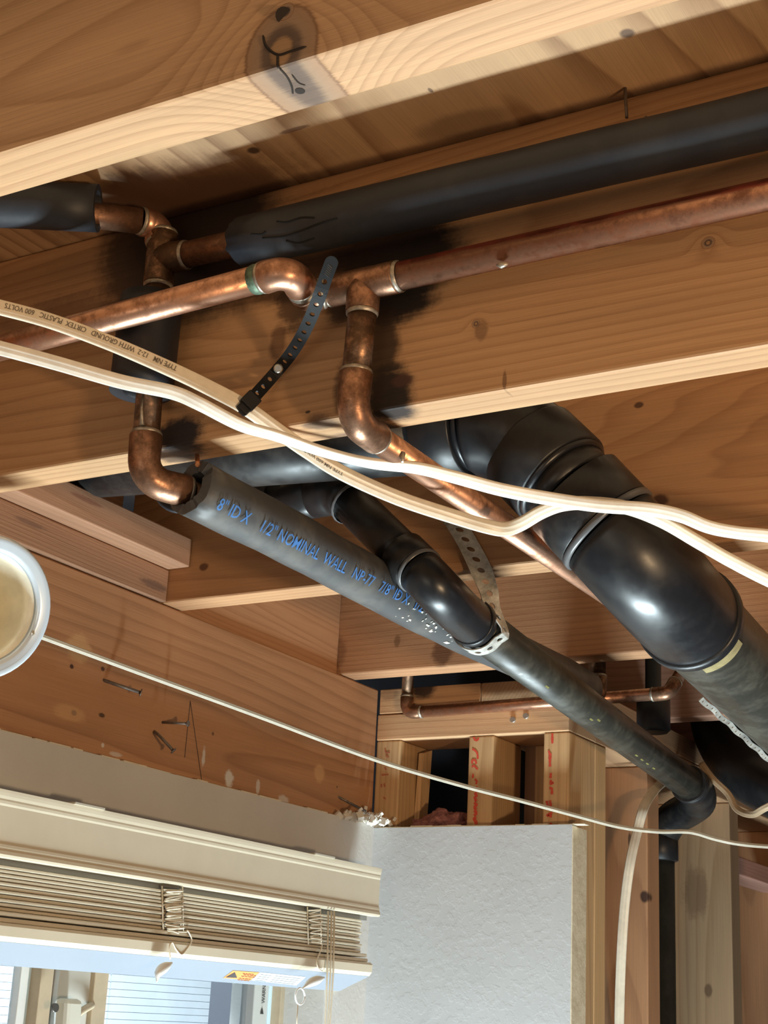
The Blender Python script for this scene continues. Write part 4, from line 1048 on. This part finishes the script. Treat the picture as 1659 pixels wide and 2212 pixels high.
def scribble(cx, w, y0, y1, n, seed, tail):
    g = random.Random(seed); pts = []
    for i in range(n):
        t = i/(n-1); s = 1 if i % 2 else -1
        px = cx+t*4+s*w*(.75+.3*g.random())*.5; py = y0+(y1-y0)*t+g.uniform(-3, 3)
        pts.append(at(px, py, X=-1.0315+g.uniform(0, .004)))
    pts += [at(x, y, X=-1.027) for x, y in tail]
    make('ladder_cord', MB().tube(spline(pts, 5), .00085, 6), CORD, blind)
    # upright ladder strings
    for s in (-.5, .5):
        make('ladder_cord', MB().tube([at(cx+s*w-2, y0-6, X=-1.0325), at(cx+s*w, y1, X=-1.0325)], .0008, 6), CORD, blind)
scribble(374, 44, 1920, 2014, 30, 5, [(405,2010),(414,2030),(405,2048),(392,2062),(380,2050),(372,2036),(366,2046),(368,2072)])
scribble(372, 38, 1926, 2008, 17, 9, [(386,2016)])
scribble(680, 28, 1965, 2040, 20, 6, [(690,2060),(684,2075),(688,2092),(696,2098)])
def tassel(a, b, c, loop=False):
    mb = MB(); mb.tube(spline([at(*a, X=-1.02), at(*b, X=-1.02), at(*c, X=-1.02)], 7), [.0012,.0022,.0035,.0046,.0052,.0054,.0053,.0050,.0046,.0040,.0030,.0022,.0015,.0010,.0006], 12)
    make('cord_tassel', mb, plain('white_tassel', (.72,.70,.66), .35), blind)
tassel((371,2080), (345,2098), (338,2122))
tassel((700,2112), (672,2122), (652,2136))
lpn = [at(648+10*math.cos(a_), 2152+18*math.sin(a_), X=-1.02) for a_ in [i*math.pi/8 for i in range(17)]]
make('cord_loop', MB().tube(lpn, .0011, 8), plain('white_loop', (.82,.82,.80), .4), blind)
make('pull_cord', MB().tube([at(643,2170,X=-1.02), at(640,2230,X=-1.02)], .0008, 6), CORD, blind)
for dx_ in (0, 7, 13):
    make('lift_cord', MB().tube([at(709+dx_,1968,X=-1.0245), at(707+dx_,2100,X=-1.022), at(702+dx_*.8,2212,X=-1.020), at(696+dx_*.7,2400,X=-1.02)], .0012, 8), CORD, blind)

# ------------------------------------------------------------------ work lamp at the left edge
lc = at(-32, 1312, D=1.33)
ln = ((-lc).normalized()*.86+rt*.50+dn*.10).normalized()
lamp = thing('work_lamp', lc-ln*.08, 'round metal work lamp with a wide pale rim at the left edge', 'lamp')
U_ = ln.cross(V(0,0,1)).normalized(); W_ = U_.cross(ln)
def dish(profile, name, mat, parent, seg=56):
    vs_ = []; n = len(profile)
    for r_, h_ in profile:
        for k in range(seg):
            a = 2*math.pi*k/seg; vs_.append(lc+ln*h_+(U_*math.cos(a)+W_*math.sin(a))*r_)
    return make(name, MB().add(vs_, [(i*seg+k, i*seg+(k+1) % seg, (i+1)*seg+(k+1) % seg, (i+1)*seg+k) for i in range(n-1) for k in range(seg)], True), mat, parent, solid=.0015)
ALU = plain('spun_aluminium', (.86,.80,.64), .38, .35, var=.12, vscale=40)
RIMW = plain('pale_rim', (.66,.74,.82), .22, .25)
R0 = .0625
dish([(R0*.79,-.004),(R0*.74,-.02),(R0*.58,-.042),(R0*.38,-.058),(R0*.25,-.066)], 'reflector', ALU, lamp)
dish([(R0*.79,-.004),(R0*.81,-.001),(R0*.85,.001),(R0*.93,.0),(R0*.97,.0015),(R0,-.001),(R0*1.005,-.004)], 'rim', RIMW, lamp)
make('socket', MB().tube([lc-ln*.062, lc-ln*.075, lc-ln*.12], [.02,.019,.017], 24), plain('lamp_socket_black', (.02,.02,.02), .4), lamp)
make('bulb', MB().tube([lc-ln*.064, lc-ln*.05, lc-ln*.040, lc-ln*.028, lc-ln*.018, lc-ln*.012, lc-ln*.010], [.010,.012,.018,.021,.018,.010,.002], 24), plain('frosted_bulb_off', (.78,.74,.58), .3), lamp)

# ------------------------------------------------------------------ loose bits
deb = MB(); g = random.Random(21)
for i in range(90):
    p = V(g.uniform(-1.088,-1.052), g.uniform(1.735,1.838), .2495+abs(g.gauss(0,.005)))
    if p.y < 1.78 and g.random() < .5: p.z = .250
    p.z += .010*max(0, 1-abs(p.y-1.80)/.03)*g.random()
    s = g.uniform(.0015, .0055); a = V(g.uniform(-1,1), g.uniform(-1,1), g.uniform(-1,1)).normalized()
    b = a.orthogonal().normalized(); deb.obox(p, a*s, b*s*g.uniform(.4,1), a.cross(b)*s*g.uniform(.3,.8))
make('plaster_crumbs', deb, plain('white_plaster', (.62,.58,.51), .9), kind='stuff', label='crumbled white plaster heaped on the drywall edge in the corner', cat='debris')
bm = bmesh.new(); bmesh.ops.create_icosphere(bm, subdivisions=5, radius=1.)
mbp = MB(); base_c = V(-.998, WY+.045, .243)
for v_ in bm.verts:
    c_ = v_.co; n1 = mnoise.noise(c_*2.3)*.25+mnoise.noise(c_*7)*.12+mnoise.noise(c_*19)*.07
    q = c_*(1+n1); mbp.v.append(base_c+V(q.x*.052, q.y*.040, q.z*.030))
for f_ in bm.faces: mbp.f.append([v_.index for v_ in f_.verts]); mbp.sm.append(True)
bm.free()
kpk = NT('pink_fibreglass'); pz = kpk.noise(kpk.pos(), 160, 5, .7); kpk.bump(pz, .9, .004)
pink = kpk.fin(kpk.ramp(pz, [(.3,(.20,.07,.07)),(.7,(.50,.24,.22))]), .95)
make('insulation_batt', mbp, pink, label='tuft of pink fibreglass between the first two studs', cat='insulation')
